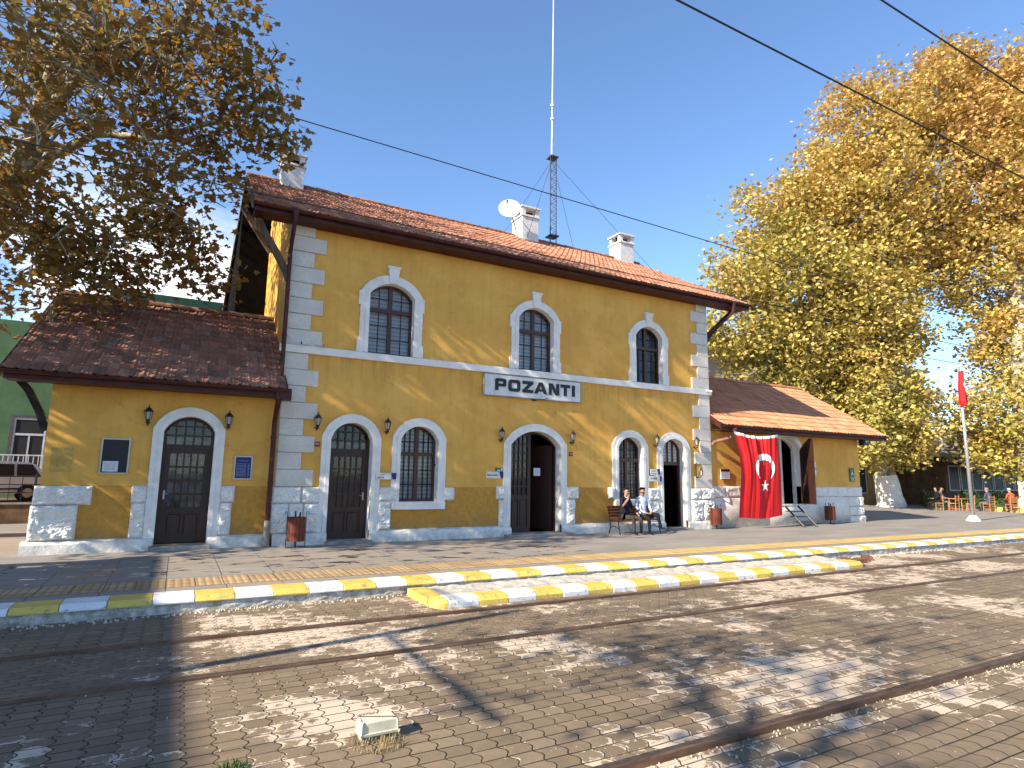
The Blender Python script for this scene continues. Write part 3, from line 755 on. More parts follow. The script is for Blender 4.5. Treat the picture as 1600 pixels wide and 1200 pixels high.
def door(o, y, parent=B, fan=(5, 3), leafgrid=(5, 4), curtain=True, name='door', xa=None, xb=None, handle=True, zhead=None, seedc=0):
    x0, x1, zb, zs, zt = o; zh = zhead or zb + (zt - zb) * .76
    mb = MB()
    mb.band(outline(*o), inset(*o, .06, 0), y - .05, y + .05)
    mb.box(x0 + .05, x1 - .05, y - .055, y + .04, zh - .05, zh + .05)
    for i in range(1, fan[0]):
        x = x0 + .06 + (x1 - x0 - .12) * i / fan[0]; mb.box(x - .02, x + .02, y - .03, y + .02, zh + .04, arcz(x, x0, x1, zs, zt) - .03)
    for k in range(1, fan[1]):
        z = zh + .05 + (zt - zh - .05) * k / fan[1]
        hw = min((x1 - x0) / 2 - .05, sqrt(max(0, 1 - max(0, (z - zs) / (zt - zs + .001)) ** 1.6)) * (x1 - x0) / 2)
        xm = (x0 + x1) / 2; mb.box(xm - hw, xm + hw, y - .026, y + .018, z - .016, z + .016)
    d = obj(name, mb, 'wood', parent)
    # leaf
    mb = MB(); a, b_ = (xa or x0 + .06), (xb or x1 - .06); st = .11
    mb.box(a, a + st, y - .035, y + .02, zb, zh - .05); mb.box(b_ - st, b_, y - .035, y + .02, zb, zh - .05)
    zl = zb + (zh - zb) * .36
    mb.box(a + st, b_ - st, y - .033, y + .02, zb, zb + .16); mb.box(a + st, b_ - st, y - .033, y + .02, zl - .1, zl); mb.box(a + st, b_ - st, y - .033, y + .02, zh - .16, zh - .05)
    mb.box(a + st, b_ - st, y - .01, y + .015, zb + .16, zl - .1)
    xm = (a + b_) / 2
    for q, (c0, c1) in enumerate(((a + st + .05, xm - .04), (xm + .04, b_ - st - .05))):
        mb.bbox(c0, c1, y - .028, y - .005, zb + .21, zl - .15, .015)
    mb.box(xm - .02, xm + .02, y - .033, y, zb + .16, zl - .1)
    gx0, gx1, gz0, gz1 = a + st, b_ - st, zl, zh - .16
    for i in range(1, leafgrid[0]): x = gx0 + (gx1 - gx0) * i / leafgrid[0]; mb.box(x - .017, x + .017, y - .025, y + .012, gz0, gz1)
    for i in range(1, leafgrid[1]): z = gz0 + (gz1 - gz0) * i / leafgrid[1]; mb.box(gx0, gx1, y - .022, y + .010, z - .022, z + .022)
    L = obj('door_leaf', mb, 'wood', d)
    mb = MB(); mb.poly([(gx0, y + .014, gz0), (gx1, y + .014, gz0), (gx1, y + .014, gz1), (gx0, y + .014, gz1)]); obj('pane', mb, 'glass', d)
    mb = MB(); fill(mb, (x0 + .06, x1 - .06, zh, zs, zt - .04), y + .022); obj('fanlight', mb, 'glass', d)
    if curtain:
        mb = MB(); mb.poly([(gx0, y + .05, gz0), (gx1, y + .05, gz0), (gx1, y + .05, gz1), (gx0, y + .05, gz1)]); obj('curtain', mb, curtain if isinstance(curtain, str) else 'dimblind', d)
    if fan[0]:
        mb = MB(); mb.poly([(x0 + .08, y + .06, zh), (x1 - .08, y + .06, zh), (x1 - .08, y + .06, zh + .22), (x0 + .08, y + .06, zh + .22)]); obj('fanlight_curtain', mb, 'dimblind', d)
    if handle:
        mb = MB(); hx = b_ - .055 if handle > 0 else a + .055
        mb.box(hx - .02, hx + .02, y - .042, y - .035, zb + 1.0, zb + 1.2); mb.tube([(hx, y - .04, zb + 1.12), (hx, y - .08, zb + 1.12), (hx - .1 * handle, y - .08, zb + 1.12)], .011, 6); obj('door_handle', mb, 'alu', d)
    return d
M['dimblind'] = simple('dim_curtain', (.28, .27, .27), .8, 0, .5, 5, .2); M['dimglass'] = simple('dim_interior', (.035, .03, .028), .6, 0, .6, 3, 0)
door(DA, .3, curtain='dimglass', handle=1)
# middle double door, right leaf swung inward
xm = (DM[0] + DM[1]) / 2
door(DM, .3, fan=(1, 1), leafgrid=(4, 7), curtain='dimglass', xb=xm - .02, handle=False, zhead=3.16)
mb = MB(); mb.box(0, .84, 0, .05, .1, 2.75); mb.box(.09, .75, -.01, 0, 1.1, 2.6); mb.xf(Matrix.Translation((DM[1] - .06, .34, 0)) @ Matrix.Rotation(radians(118), 4, 'Z')); obj('open_door_leaf', mb, 'wood', B)
# narrow door standing open: only its fanlight shows
mb = MB(); x0, x1, zb, zs, zt = DN; y = .3
mb.band(outline(*DN), inset(*DN, .06, 0), y - .05, y + .05); mb.box(x0 + .05, x1 - .05, y - .055, y + .04, 2.22, 2.34)
for i in range(1, 4): x = x0 + .06 + (x1 - x0 - .12) * i / 4; mb.box(x - .022, x + .022, y - .03, y + .02, 2.33, arcz(x, x0, x1, zs, zt) - .03)
d = obj('door_frame', mb, 'frame', B)
mb = MB(); fill(mb, (x0 + .06, x1 - .06, 2.34, zs, zt - .04), y + .04); obj('fanlight', mb, 'blind', d)
mb = MB(); mb.box(0, .95, 0, .05, .1, 2.2); mb.xf(Matrix.Translation((x0 + .07, .33, 0)) @ Matrix.Rotation(radians(80), 4, 'Z')); obj('open_door_leaf', mb, 'wood', B)
mb = MB(); mb.box(15.84, 15.86, .1, .3, .08, 2.7); 

# ---- roofs
def tiles(mb, x0, x1, y0, z0, y1, z1, rows, seed, tw=.22, lift=.035, xt0=None, xt1=None, rowdark=False):
    rnd = random.Random(seed); n = int(round((x1 - x0) / tw)); dx = (x1 - x0) / n
    xt0 = x0 if xt0 is None else xt0; xt1 = x1 if xt1 is None else xt1
    nv = Vector((0, -(z1 - z0), (y1 - y0))).normalized(); sl = Vector((0, y1 - y0, z1 - z0))
    prof = [(0, .012), (.10, .034), (.22, .036), (.36, .010), (.52, .006), (.62, .018), (.72, .006), (.88, .006), (1.0, .020)]
    for r in range(rows):
        t0, t1 = r / rows - .012, (r + 1) / rows + .02
        for i in range(n):
            j = rnd.uniform(-.006, .008); jy = rnd.uniform(-.010, .010) / sl.length
            lo, up = [], []
            for u, h in prof:
                a = (i + u * .995) / n
                for (t, L_, e) in ((t0 + jy, lo, lift + j), (t1, up, .0)):
                    xa = x0 + (xt0 - x0) * t; xb = x1 + (xt1 - x1) * t
                    p = Vector((xa + (xb - xa) * a, y0, z0)) + sl * t + nv * (h + e); L_.append(p)
            k = len(mb.v); m_ = len(prof)
            mb.v += [tuple(p) for p in lo] + [tuple(p) for p in up] + [tuple(p - nv * .03) for p in lo]
            for q in range(m_ - 1):
                mb.f.append((k + q, k + q + 1, k + m_ + q + 1, k + m_ + q)); mb.f.append((k + 2 * m_ + q, k + 2 * m_ + q + 1, k + q + 1, k + q)); mb.mi += [0, 0]
def ridge(mb, p0, p1, seed, r=.11, mortar=True):
    rnd = random.Random(seed); p0, p1 = Vector(p0), Vector(p1); L = (p1 - p0).length; n = int(L / .38)
    for i in range(n):
        a = p0.lerp(p1, i / n); b_ = p0.lerp(p1, (i + 1.12) / n); dz = rnd.uniform(-.012, .015)
        k = len(mb.v); m_ = 8
        for (c, rr_) in ((a, r * 1.08), (b_, r * .92)):
            for q in range(m_):
                t = pi * q / (m_ - 1) * 1.1 - .05 * pi; mb.v.append((c.x + rnd.uniform(-.003, .003), c.y - cos(t) * rr_, c.z + sin(t) * rr_ + dz - .03))
        for q in range(m_ - 1): mb.f.append((k + q, k + q + 1, k + m_ + q + 1, k + m_ + q)); mb.mi.append(0)
def roof(x0, x1, ye, ze, yr, zr, rows, tile, gut, seed, xt0=None, xt1=None, yb=None, down=None, name='roof'):
    R_ = MB(); tiles(R_, x0, x1, ye, ze, yr, zr, rows, seed, xt0=xt0, xt1=xt1)
    zb = ze; yb = yb or 2 * yr - ye
    xt0 = x0 if xt0 is None else xt0; xt1 = x1 if xt1 is None else xt1
    # rear slope
    tiles(R_, x0, x1, yb, ze, yr, zr, max(4, rows // 2), seed + 1, tw=.5, xt0=xt0, xt1=xt1)
    ridge(R_, (xt0, yr, zr + .05), (xt1, yr, zr + .05), seed)
    ro = obj(name, R_, tile, B)
    mb = MB(); th = .10   # boarding under the tiles
    def sl(xa, xb, xc, xd, y0, z0, y1, z1):
        mb.poly([(xa, y0, z0 - .01), (xb, y0, z0 - .01), (xd, y1, z1 - .01), (xc, y1, z1 - .01)]); mb.poly([(xa, y0, z0 - th), (xc, y1, z1 - th), (xd, y1, z1 - th), (xb, y0, z0 - th)])
    sl(x0 + .02, x1 - .02, xt0 + .02, xt1 - .02, ye + .02, ze, yr, zr); sl(x0 + .02, x1 - .02, xt0 + .02, xt1 - .02, yb - .02, ze, yr, zr)
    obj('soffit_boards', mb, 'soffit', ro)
    fh = .17
    for (xa, xb, d_) in ((x0, xt0, -1), (x1, xt1, 1)):   # barge boards
        mb = MB()
        for (ya, za, yc, zc) in ((ye, ze, yr, zr), (yb, ze, yr, zr)):
            a = (xa, ya, za + .03); b_ = (xb, yc, zc + .03)
            for o_ in (0,):
                A = [Vector(a), Vector(b_), Vector(b_) - Vector((0, 0, fh + .06)), Vector(a) - Vector((0, 0, fh + .06))]
                Bv = [v + Vector((.04 * d_, 0, 0)) for v in A]
                mb.poly(A); mb.poly(Bv[::-1])
                for i in range(4): j = (i + 1) % 4; mb.poly([A[i], A[j], Bv[j], Bv[i]])
        obj('barge_board', mb, 'timber' if tile == 'tile_m' else 'gutter', ro)
    mb = MB(); mb.box(x0 + .03, x1 - .03, ye + .03, ye + .07, ze - fh - .04, ze - .012)
    mb.box(x0 + .03, x1 - .03, ye + .07, .0, ze - fh - .03, ze - fh - .0)
    obj('fascia', mb, gut, ro)
    # half round gutter
    mb = MB(); gx0, gx1 = x0 - .02, x1 + .02; n = 9; r = .075; k = 0; cy, cz = ye - .055, ze - .035
    segs = int((gx1 - gx0) / 1.0)
    for i in range(segs + 1):
        x = gx0 + (gx1 - gx0) * i / segs; dz = .01 * noise.noise((x * .7, seed, 0))
        for rr_ in (r, r - .008):
            for q in range(n): t = pi + pi * q / (n - 1); mb.v.append((x, cy + cos(t) * rr_, cz + sin(t) * rr_ + dz))
    for i in range(segs):
        for q in range(n - 1):
            a = i * 2 * n + q; mb.f.append((a, a + 1, a + 2 * n + 1, a + 2 * n)); mb.mi.append(0)
            a += n; mb.f.append((a, a + 1, a + 2 * n + 1, a + 2 * n)); mb.mi.append(0)
        for q in (0, n - 1): a = i * 2 * n + q; mb.f.append((a, a + n, a + 3 * n, a + 2 * n)); mb.mi.append(0)
    for i in (0, segs): mb.f.append(tuple(i * 2 * n + q for q in range(n))); mb.mi.append(0)
    for i in range(0, segs, 1): 
        x = gx0 + .4 + (gx1 - gx0) * i / segs
        if x < gx1: mb.box(x - .012, x + .012, cy - .085, ye + .03, cz - .01, cz + .006)
    obj('gutter', mb, gut, ro)
    return ro
mroof = roof(1.12, 18.86, -.58, 8.44, 5.2, 11.74, 21, 'tile_m', 'gutter', 11, 1.25, 18.35)
lroof = roof(-3.28, 2.18, -.62, 3.80, 3.2, 6.34, 13, 'tile_l', 'gutter', 23, -3.1, 2.18)
rroof = roof(17.16, 27.3, -.60, 3.72, 3.4, 6.24, 12, 'tile_r', 'gutter', 37, 17.16, 27.2)
# gable pieces of wings
mb = MB(); y = .12
wall(mb, -2.53, 2.2, -.05, 3.95, y, [LW])
mb.poly([(-2.53, y, -.05), (-2.53, 6.3, -.05), (-2.53, 6.3, 3.95), (-2.53, 3.2, 6.2), (-2.53, y, 3.95)])
mb.poly([(-2.53, 6.3, -.05), (2.2, 6.3, -.05), (2.2, 6.3, 3.95), (-2.53, 6.3, 3.95)])
mb.poly([(-2.5, y + .02, 3.9), (2.2, y + .02, 3.9), (2.2, 6.2, 3.9), (-2.5, 6.2, 3.9)])
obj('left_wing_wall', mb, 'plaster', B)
surround(LW, .22, y=.12, zbot=.1)
door(tuple(LW), .4, curtain=True, handle=-1)
mb = MB(); room(mb, -2.48, 2.15, .2, 1.3, .02, 3.8); obj('dark_lining', mb, 'dark', B)
rk(-2.62, -1.60, 1.02, 1.42, .12, .10, .05, 31); rk(-2.64, -1.82, .28, 1.01, .12, .11, .06, 32)
rk(-.86, -.56, 1.05, 1.43, .12, .10, .05, 33); rk(-.84, -.56, .28, 1.04, .12, .08, .05, 34)
rk(.95, 1.26, 1.05, 1.43, .12, .09, .05, 35); rk(.95, 1.22, .28, 1.04, .12, .09, .05, 36)
mb = MB()
for a, b_ in ((-2.72, LW[0] - .02), (LW[1] + .02, 2.08)):
    n = max(2, int((b_ - a) / .12)); prof = [(-.06, -.05), (-.05, .2), (-.01, .25), (.12, .28)]; vs = []
    for i in range(n + 1):
        x = a + (b_ - a) * i / n
        for (py, pz) in prof: vs.append((x, py + .02 * noise.noise((x * 2, pz * 5, 7)), pz + .012 * noise.noise((x * 3, 4, py))))
    mb.faces(vs, [(i * 4 + k, (i + 1) * 4 + k, (i + 1) * 4 + k + 1, i * 4 + k + 1) for i in range(n) for k in range(3)])
    for i in (0, n): mb.poly([vs[i * 4 + k] for k in range(4)] + [(vs[i * 4][0], .12, -.05)])
obj('plinth', mb, 'rock', B)
# faint square of newer paint on the left wing
mb = MB(); mb.box(-2.40, -2.02, .114, .12, 1.72, 2.24); obj('paint_patch', mb, simple('newer_yellow_paint', (.56, .35, .09), .9), B)
# timber bracket under left gable + under main gable
def bracket(pts, th, wd, name='timber_bracket', mt='timber'):
    mb = MB(); pts = [Vector(p) for p in pts]
    for a, b_ in zip(pts, pts[1:]):
        d_ = (b_ - a).normalized(); nrm = Vector((d_.z, 0, -d_.x)) * th / 2; wy = Vector((0, wd / 2, 0))
        A = [a + nrm + wy, a - nrm + wy, a - nrm - wy, a + nrm - wy]; C_ = [b_ + nrm + wy, b_ - nrm + wy, b_ - nrm - wy, b_ + nrm - wy]
        for i in range(4): j = (i + 1) % 4; mb.poly([A[i], A[j], C_[j], C_[i]])
    obj(name, mb, mt, B)
bracket([(1.25, .1, 8.35), (1.45, .1, 7.95), (1.75, .1, 7.5), (2.05, .1, 7.0), (2.17, .1, 6.7)], .16, .16)
bracket([(1.2, 5.2, 10.6), (1.6, 5.2, 10.0), (2.17, 5.2, 9.2)], .16, .16)
bracket([(18.7, .1, 8.3), (18.2, .1, 7.9), (17.5, .1, 7.3), (17.13, .1, 6.8)], .14, .14, mt='soffit')
bracket([(-3.2, .25, 3.75), (-2.95, .25, 3.45), (-2.72, .25, 3.0), (-2.58, .25, 2.6)], .14, .14, mt='soffit')
mb = MB(); mb.box(1.25, 2.2, 5.9, 10.4, 3.8, 11.0); obj('gable_shade_box', mb, simple('painted_shade', (.006, .005, .0045), .95, 0, .3, 4, .3, spec=.05), B)  # near-black box added to paint the deep shade under the gable
# downpipes
mb = MB(); mb.tube([(2.10, -.64, 8.42), (2.10, -.64, 8.30), (2.10, -.60, 8.10), (2.10, -.25, 7.6), (2.10, -.16, 7.4), (2.10, -.16, 4.2)], [.10, .085, .06, .055, .055, .055], 10)
for z in (6.4, 5.2): mb.tube([(2.10, -.16, z), (2.10, -.16, z + .05)], .068, 10)
obj('downpipe', mb, 'gutter', B)
mb = MB(); mb.tube([(2.02, -.64, 3.75), (2.02, -.62, 3.55), (2.02, -.30, 3.2), (2.02, -.16, 3.0), (2.02, -.16, .62)], [.10, .07, .06, .06, .06], 10)
mb.bbox(1.94, 2.30, -.70, -.45, 3.52, 3.80, .02)
for z in (2.6, 1.5): mb.tube([(2.02, -.16, z), (2.02, -.16, z + .05)], .072, 10)
obj('downpipe', mb, 'gutter', B)
mb = MB(); mb.tube([(2.02, -.16, .62), (2.02, -.16, .05), (2.02, -.25, .0)], [.075, .075, .08], 10); obj('pipe_foot', mb, 'concrete', B)
mb = MB(); mb.tube([(17.95, -.64, 8.42), (17.95, -.60, 8.0), (17.75, -.45, 7.75), (17.22, .1, 7.15), (17.2, .18, 7.0), (17.2, .18, 3.9)], [.09, .06, .055, .055, .055, .055], 10); obj('downpipe', mb, 'gutter', B)
mb = MB(); mb.tube([(17.75, -.62, 3.66), (17.75, -.60, 3.42), (17.65, -.45, 3.25), (17.22, -.12, 3.10), (17.2, -.06, 3.0)], [.09, .06, .058, .058, .058], 10); obj('downpipe', mb, 'gutter_r', B)
# chimneys
def chimney(x, y, wd, dp, zb, zt):
    mb = MB(); zs = zt - .42
    mb.bbox(x, x + wd, y, y + dp, zb, zs - .06, .02); mb.bbox(x - .05, x + wd + .05, y - .05, y + dp + .05, zs - .06, zs + .02, .015)
    for cx_ in (x, x + wd - .17):
        for cy_ in (y, y + dp - .17): mb.box(cx_, cx_ + .17, cy_, cy_ + .17, zs + .02, zt - .1)
    mb.bbox(x - .07, x + wd + .07, y - .07, y + dp + .07, zt - .1, zt - .03, .015)
    mb.faces([(x - .04, y - .04, zt - .03), (x + wd + .04, y - .04, zt - .03), (x + wd + .04, y + dp + .04, zt - .03), (x - .04, y + dp + .04, zt - .03), (x + wd * .35, y + dp / 2, zt + .12), (x + wd * .65, y + dp / 2, zt + .12)],
             [(0, 1, 5, 4), (1, 2, 5), (2, 3, 4, 5), (3, 0, 4)])
    c = obj('chimney', mb, 'chim', B)
    mb = MB(); mb.box(x + .1, x + wd - .1, y + dp * .45, y + dp * .55, zs, zt - .1); obj('flue', mb, 'dark', c)
chimney(2.28, 4.55, .72, .75, 10.9, 12.66); chimney(11.65, 4.55, .80, .85, 11.0, 12.92); chimney(16.88, 4.7, .80, .8, 11.0, 12.88)

# ---- right wing wall (turned 2 degrees)
RW = bpy.data.objects.new('right_wing', None); col.objects.link(RW); RW.parent = B; RW.location = (17.1, .02, 0); RW.rotation_euler = (0, 0, radians(1.3)); WL[RW.name] = Vector()
def robj(name, mb, mt, sm=False, par=None): return obj(name, mb, mt, par or RW, local=True, smooth=sm)
RD = (3.45, 5.25, .80, 2.95, 3.50); L_ = 9.42
mb = MB(); wall(mb, 0, L_, -.05, 3.9, 0, [RD])
mb.poly([(L_, 0, -.05), (L_, 6.6, -.05), (L_, 6.6, 3.9), (L_, 3.4, 6.1), (L_, 0, 3.9)]); mb.poly([(0, 6.6, -.05), (L_, 6.6, -.05), (L_, 6.6, 3.9), (0, 6.6, 3.9)])
mb.poly([(0, .02, 3.85), (L_, .02, 3.85), (L_, 6.5, 3.85), (0, 6.5, 3.85)])
robj('right_wing_wall', mb, 'plaster')
mb = MB(); room(mb, .05, L_ - .05, .05, 3.5, .7, 3.8); robj('dark_lining', mb, 'dark')
mb = MB()
for a, b_ in ((0, RD[0] - .25), (RD[1] + .25, L_ - 1.0)):
    n = max(1, round((b_ - a) / .8))
    for i in range(n): rock(mb, a + (b_ - a) * i / n + .01, a + (b_ - a) * (i + 1) / n - .01, 1.08, 1.49, 0, .04, .02, 40 + i + a)
mb.bbox(0, RD[0] - .25, -.035, 0, -.05, 1.07, .01); mb.bbox(RD[1] + .25, L_ - 1.0, -.035, 0, -.05, 1.07, .01); mb.bbox(RD[0] - .25, RD[1] + .25, -.035, 0, -.05, .78, .01)
rock(mb, L_ - 1.0, L_ - .52, .28, .66, 0, .10, .04, 51); rock(mb, L_ - .51, L_ + .06, .28, .66, 0, .10, .05, 52); rock(mb, L_ - 1.0, L_ - .3, .67, 1.07, 0, .09, .05, 53); rock(mb, L_ - .29, L_ + .06, .67, 1.07, 0, .1, .05, 54)
rock(mb, L_ - 1.0, L_ + .05, 1.08, 1.49, 0, .05, .03, 55); rock(mb, L_ - 1.05, L_ + .10, -.05, .27, 0, .13, .04, 56)
robj('base_stone', mb, 'rock', True)
surround((RD[0], RD[1], .8, RD[3], RD[4]), .24, y=0, zbot=1.5, name='surround', parent=RW)
for c in RW.children:
    if c.name.startswith('surround'): pass
mb = MB(); mb.band(outline(*RD), inset(*RD, .09, 0), .2, .32); mb.box(4.28, 4.42, .2, .30, .8, 3.4); mb.box(RD[0], RD[1], -.05, .34, .74, .80); f_ = robj('door_frame', mb, 'chim')
mb = MB(); mb.box(3.55, 4.28, .25, .28, .9, 2.9); mb.box(3.55, 4.28, .22, .25, 2.15, 2.2); robj('door_leaf', mb, 'dark')
# leaf swung out towards the platform
mb = MB(); mb.prism([(0, .82), (.86, .82), (.86, 3.42), (.62, 3.40), (.3, 3.22), (0, 2.98)], 0, .05)
for z in (1.0, 1.7, 2.5): mb.box(.03, .83, -.02, 0, z, z + .09)
mb.xf(Matrix.Translation((RD[1] + .0, -.02, 0)) @ Matrix.Rotation(radians(-112), 4, 'Z')); robj('open_door_leaf', mb, 'wood')

# ------------------------------------------------------------------ wall lanterns
LG = 'black wall lanterns on the station front'
def lantern_parts(root):
    mb = MB(); mb.tube([(0, 0, -.14), (0, -.02, -.16), (0, -.07, -.2), (0, -.13, -.17), (0, -.15, -.10)], .014, 6); mb.lathe([(.035, 0), (.045, .01), (.045, .03), (.02, .04)], (0, -.01, -.15), 8)
    mb.lathe([(.02, 0), (.045, .03), (.03, .07), (.06, .10)], (0, -.15, -.17), 6)
    obj('bracket', mb, 'iron', root, local=True)
    mb = MB(); mb.lathe([(.052, -.07), (.078, .10)], (0, -.15, 0), 6); obj('lamp_glass', mb, 'amber', root, local=True)
    mb = MB(); mb.lathe([(.10, .10), (.095, .12), (.06, .17), (.03, .20), (.012, .215), (.016, .24), (.003, .27)], (0, -.15, 0), 6)
    for k in range(6): t = 2 * pi * k / 6; mb.tube([(.056 * cos(t), -.15 + .056 * sin(t), -.07), (.083 * cos(t), -.15 + .083 * sin(t), .10)], .006, 4)
    obj('lamp_cap', mb, 'iron', root, local=True)
lam = [(3.06, 0, 3.06, 'black wall lantern between the left stone corner and the tall dark door'), (4.90, 0, 3.04, 'black wall lantern between the dark door and the barred window'),
       (8.40, 0, 2.96, 'black wall lantern left of the open double door'), (10.95, 0, 2.98, 'black wall lantern right of the open double door casting a shadow'),
       (14.46, 0, 3.02, 'black wall lantern between barred window and narrow door'), (16.30, -.03, 3.02, 'black wall lantern on the sunlit right stone corner'),
       (-.68, .12, 3.0, 'black wall lantern left of the door on the left wing'), (1.00, .12, 2.98, 'black wall lantern right of the door on the left wing')]
l0 = thing('wall_lantern', lam[0][:3], lam[0][3], 'wall lamp', LG); lantern_parts(l0)
for l_ in lam[1:]: dup(l0, l_[:3], l_[3])
# bell bracket
t = thing('bell_bracket', (16.35, -.05, 2.1), 'curled black iron bracket under the right corner lantern', 'bracket')
mb = MB(); mb.tube([(0, 0, -.30), (0, -.05, -.30), (-.02, -.22, -.28), (0, -.30, -.2), (0, -.30, -.05), (0, -.26, .12), (0, -.18, .2)], .018, 6); mb.tube([(0, 0, -.30), (0, 0, .22)], .02, 6); obj('arm', mb, 'iron', t, local=True)
mb = MB(); mb.lathe([(.07, -.12), (.055, -.04), (.035, .02), (.01, .04)], (0, -.18, .06), 10); obj('bell', mb, simple('brass', (.30, .20, .08), .4, .7), t, local=True)
# cameras and speakers
def cctv(loc, d, lab):
    t = thing('security_camera', loc, lab, 'camera', 'white security cameras on the belt course')
    mb = MB(); mb.tube([(0, 0, 0), (0, -.07, -.02)], .022, 6); obj('mount', mb, 'sign', t, local=True)
    mb = MB(); v = Vector(d).normalized(); p = Vector((0, -.10, -.02)); mb.tube([p - v * .09, p - v * .08, p + v * .12, p + v * .13], [.03, .042, .045, .03], 10); obj('camera_body', mb, 'sign', t, local=True)
    mb = MB(); mb.tube([p + v * .125, p + v * .135], .03, 10); obj('lens', mb, 'iron', t, local=True)
cctv((2.62, -.1, 5.10), (-.8, -.5, -.2), 'small white security camera on the left end of the belt course, aimed left')
cctv((2.95, -.1, 5.10), (.8, -.5, -.2), 'small white security camera on the left of the belt course, aimed right')
cctv((16.95, -.1, 4.98), (.9, -.5, -.1), 'larger white security camera at the right end of the belt course')
t = thing('loudspeaker', (26.35, -.05, 3.5), 'dark square horn loudspeaker under the eave of the right wing', 'loudspeaker')
mb = MB(); mb.bbox(-.2, .2, -.25, 0, -.2, .2, .03); obj('speaker_case', mb, 'iron', t, local=True)
mb = MB()
mb.lathe([(.13, 0), (.12, .02), (.05, -.02)], (0, 0, 0), 14); mb.xf(Matrix.Translation((0, -.26, 0)) @ Matrix.Rotation(radians(90), 4, 'X')); obj('horn', mb, 'alu', t, local=True)

# ------------------------------------------------------------------ lettering
def text(name, s, size, loc, mt, parent=None, ext=.002, off=0, sx=1, align='LEFT'):
    c = bpy.data.curves.new('t', 'FONT'); c.body = s; c.size = size; c.extrude = ext; c.offset = off; c.align_x = align; c.resolution_u = 3
    o = bpy.data.objects.new('t', c); col.objects.link(o); dg = bpy.context.evaluated_depsgraph_get(); dg.update()
    me = bpy.data.meshes.new_from_object(o.evaluated_get(dg)); bpy.data.objects.remove(o)
    for v in me.vertices: v.co = (v.co.x * sx, -v.co.z, v.co.y)
    me.materials.clear(); me.materials.append(M[mt]); L = WL.get(parent.name, Vector()) if parent else Vector()
    ob = bpy.data.objects.new(name, me); col.objects.link(ob); ob.location = Vector(loc) - L
    if parent: ob.parent = parent
    return ob
def letters(mb, x, z, H, y):
    s = H * .27; q = [0]
    def yy(): q[0] += 1; return y - .0004 * q[0]
    def bar(pts): mb.prism(pts, yy() - .012, y)
    def rect(a, b_, c, d): bar([(a, c), (b_, c), (b_, d), (a, d)])
    def ring(a, b_, c, d, s, r):
        def rr_(a, b_, c, d, r): 
            P = []
            for (cx_, cz_, t0) in ((b_ - r, d - r, 0), (a + r, d - r, 90), (a + r, c + r, 180), (b_ - r, c + r, 270)):
                for k in range(5): t = radians(t0 + 22.5 * k); P.append((cx_ + r * cos(t), cz_ + r * sin(t)))
            return P
        mb.band(rr_(a, b_, c, d, r), rr_(a + s * 1.15, b_ - s * 1.15, c + s, d - s, r * .45), yy() - .012, y, close=True)
    gp = H * .2; t = s * 1.15
    W = 1.03 * H
    ring(x, x + W, z + H * .33, z + H, s * .92, H * .16); rect(x, x + t, z, z + H * .8); x += W + gp
    W = 1.15 * H; ring(x, x + W, z, z + H, s, H * .25); x += W + gp
    W = 1.05 * H; rect(x, x + W, z + H - s, z + H); rect(x, x + W, z, z + s); bar([(x, z + s * .8), (x + t * 1.3, z + s * .8), (x + W, z + H - s * .8), (x + W - t * 1.3, z + H - s * .8)]); x += W + gp * .5
    W = 1.32 * H; m_ = x + W / 2; bar([(x, z), (x + t * 1.1, z), (m_ + t * .42, z + H), (m_ - t * .55, z + H)]); bar([(x + W - t * 1.1, z), (x + W, z), (m_ + t * .55, z + H), (m_ - t * .42, z + H)]); rect(x + W * .26, x + W * .74, z + H * .2, z + H * .4); x += W + gp * .7
    W = 1.08 * H; rect(x, x + t, z, z + H); rect(x + W - t, x + W, z, z + H); bar([(x + t * .2, z + H), (x + t * 1.3, z + H), (x + W - t * .2, z), (x + W - t * 1.3, z)]); x += W + gp * .7
    W = 1.0 * H; rect(x, x + W, z + H - s, z + H); rect(x + W / 2 - t / 2, x + W / 2 + t / 2, z, z + H - s * .5); x += W + gp
    rect(x, x + t, z, z + H); return x + t
t = thing('station_name_sign', (9.5, 0, 4.46), 'long white station name board lettered POZANTI in black', 'sign')
mb = MB(); mb.bbox(7.80, 11.28, -.10, -.04, 4.14, 4.80, .008); mb.box(7.9, 8.0, -.04, 0, 4.2, 4.7); mb.box(11.0, 11.1, -.04, 0, 4.2, 4.7); obj('sign_panel', mb, 'sign', t)
mb = MB(); mb.box(8.14, 8.146, -.102, -.1, 4.14, 4.79); mb.box(7.80, 11.28, -.108, -.1, 4.13, 4.155); mb.box(7.80, 11.28, -.108, -.1, 4.785, 4.81); mb.box(7.79, 7.81, -.108, -.1, 4.13, 4.81); mb.box(11.27, 11.29, -.108, -.1, 4.13, 4.81); obj('panel_edging', mb, 'greyb', t)
mb = MB(); xe = letters(mb, 8.16, 4.31, .365, -.102); obj('lettering', mb, 'letter', t)
t = thing('lamp_arm', (9.62, -.05, 4.12), 'thin dark rod sticking out below the station name board', 'bracket')
mb = MB(); mb.tube([(-.05, .05, 0), (.1, -.05, .0), (.25, -.30, .03)], .012, 6); mb.box(-.12, .02, 0, .05, -.03, .03); obj('rod', mb, 'iron', t, local=True)

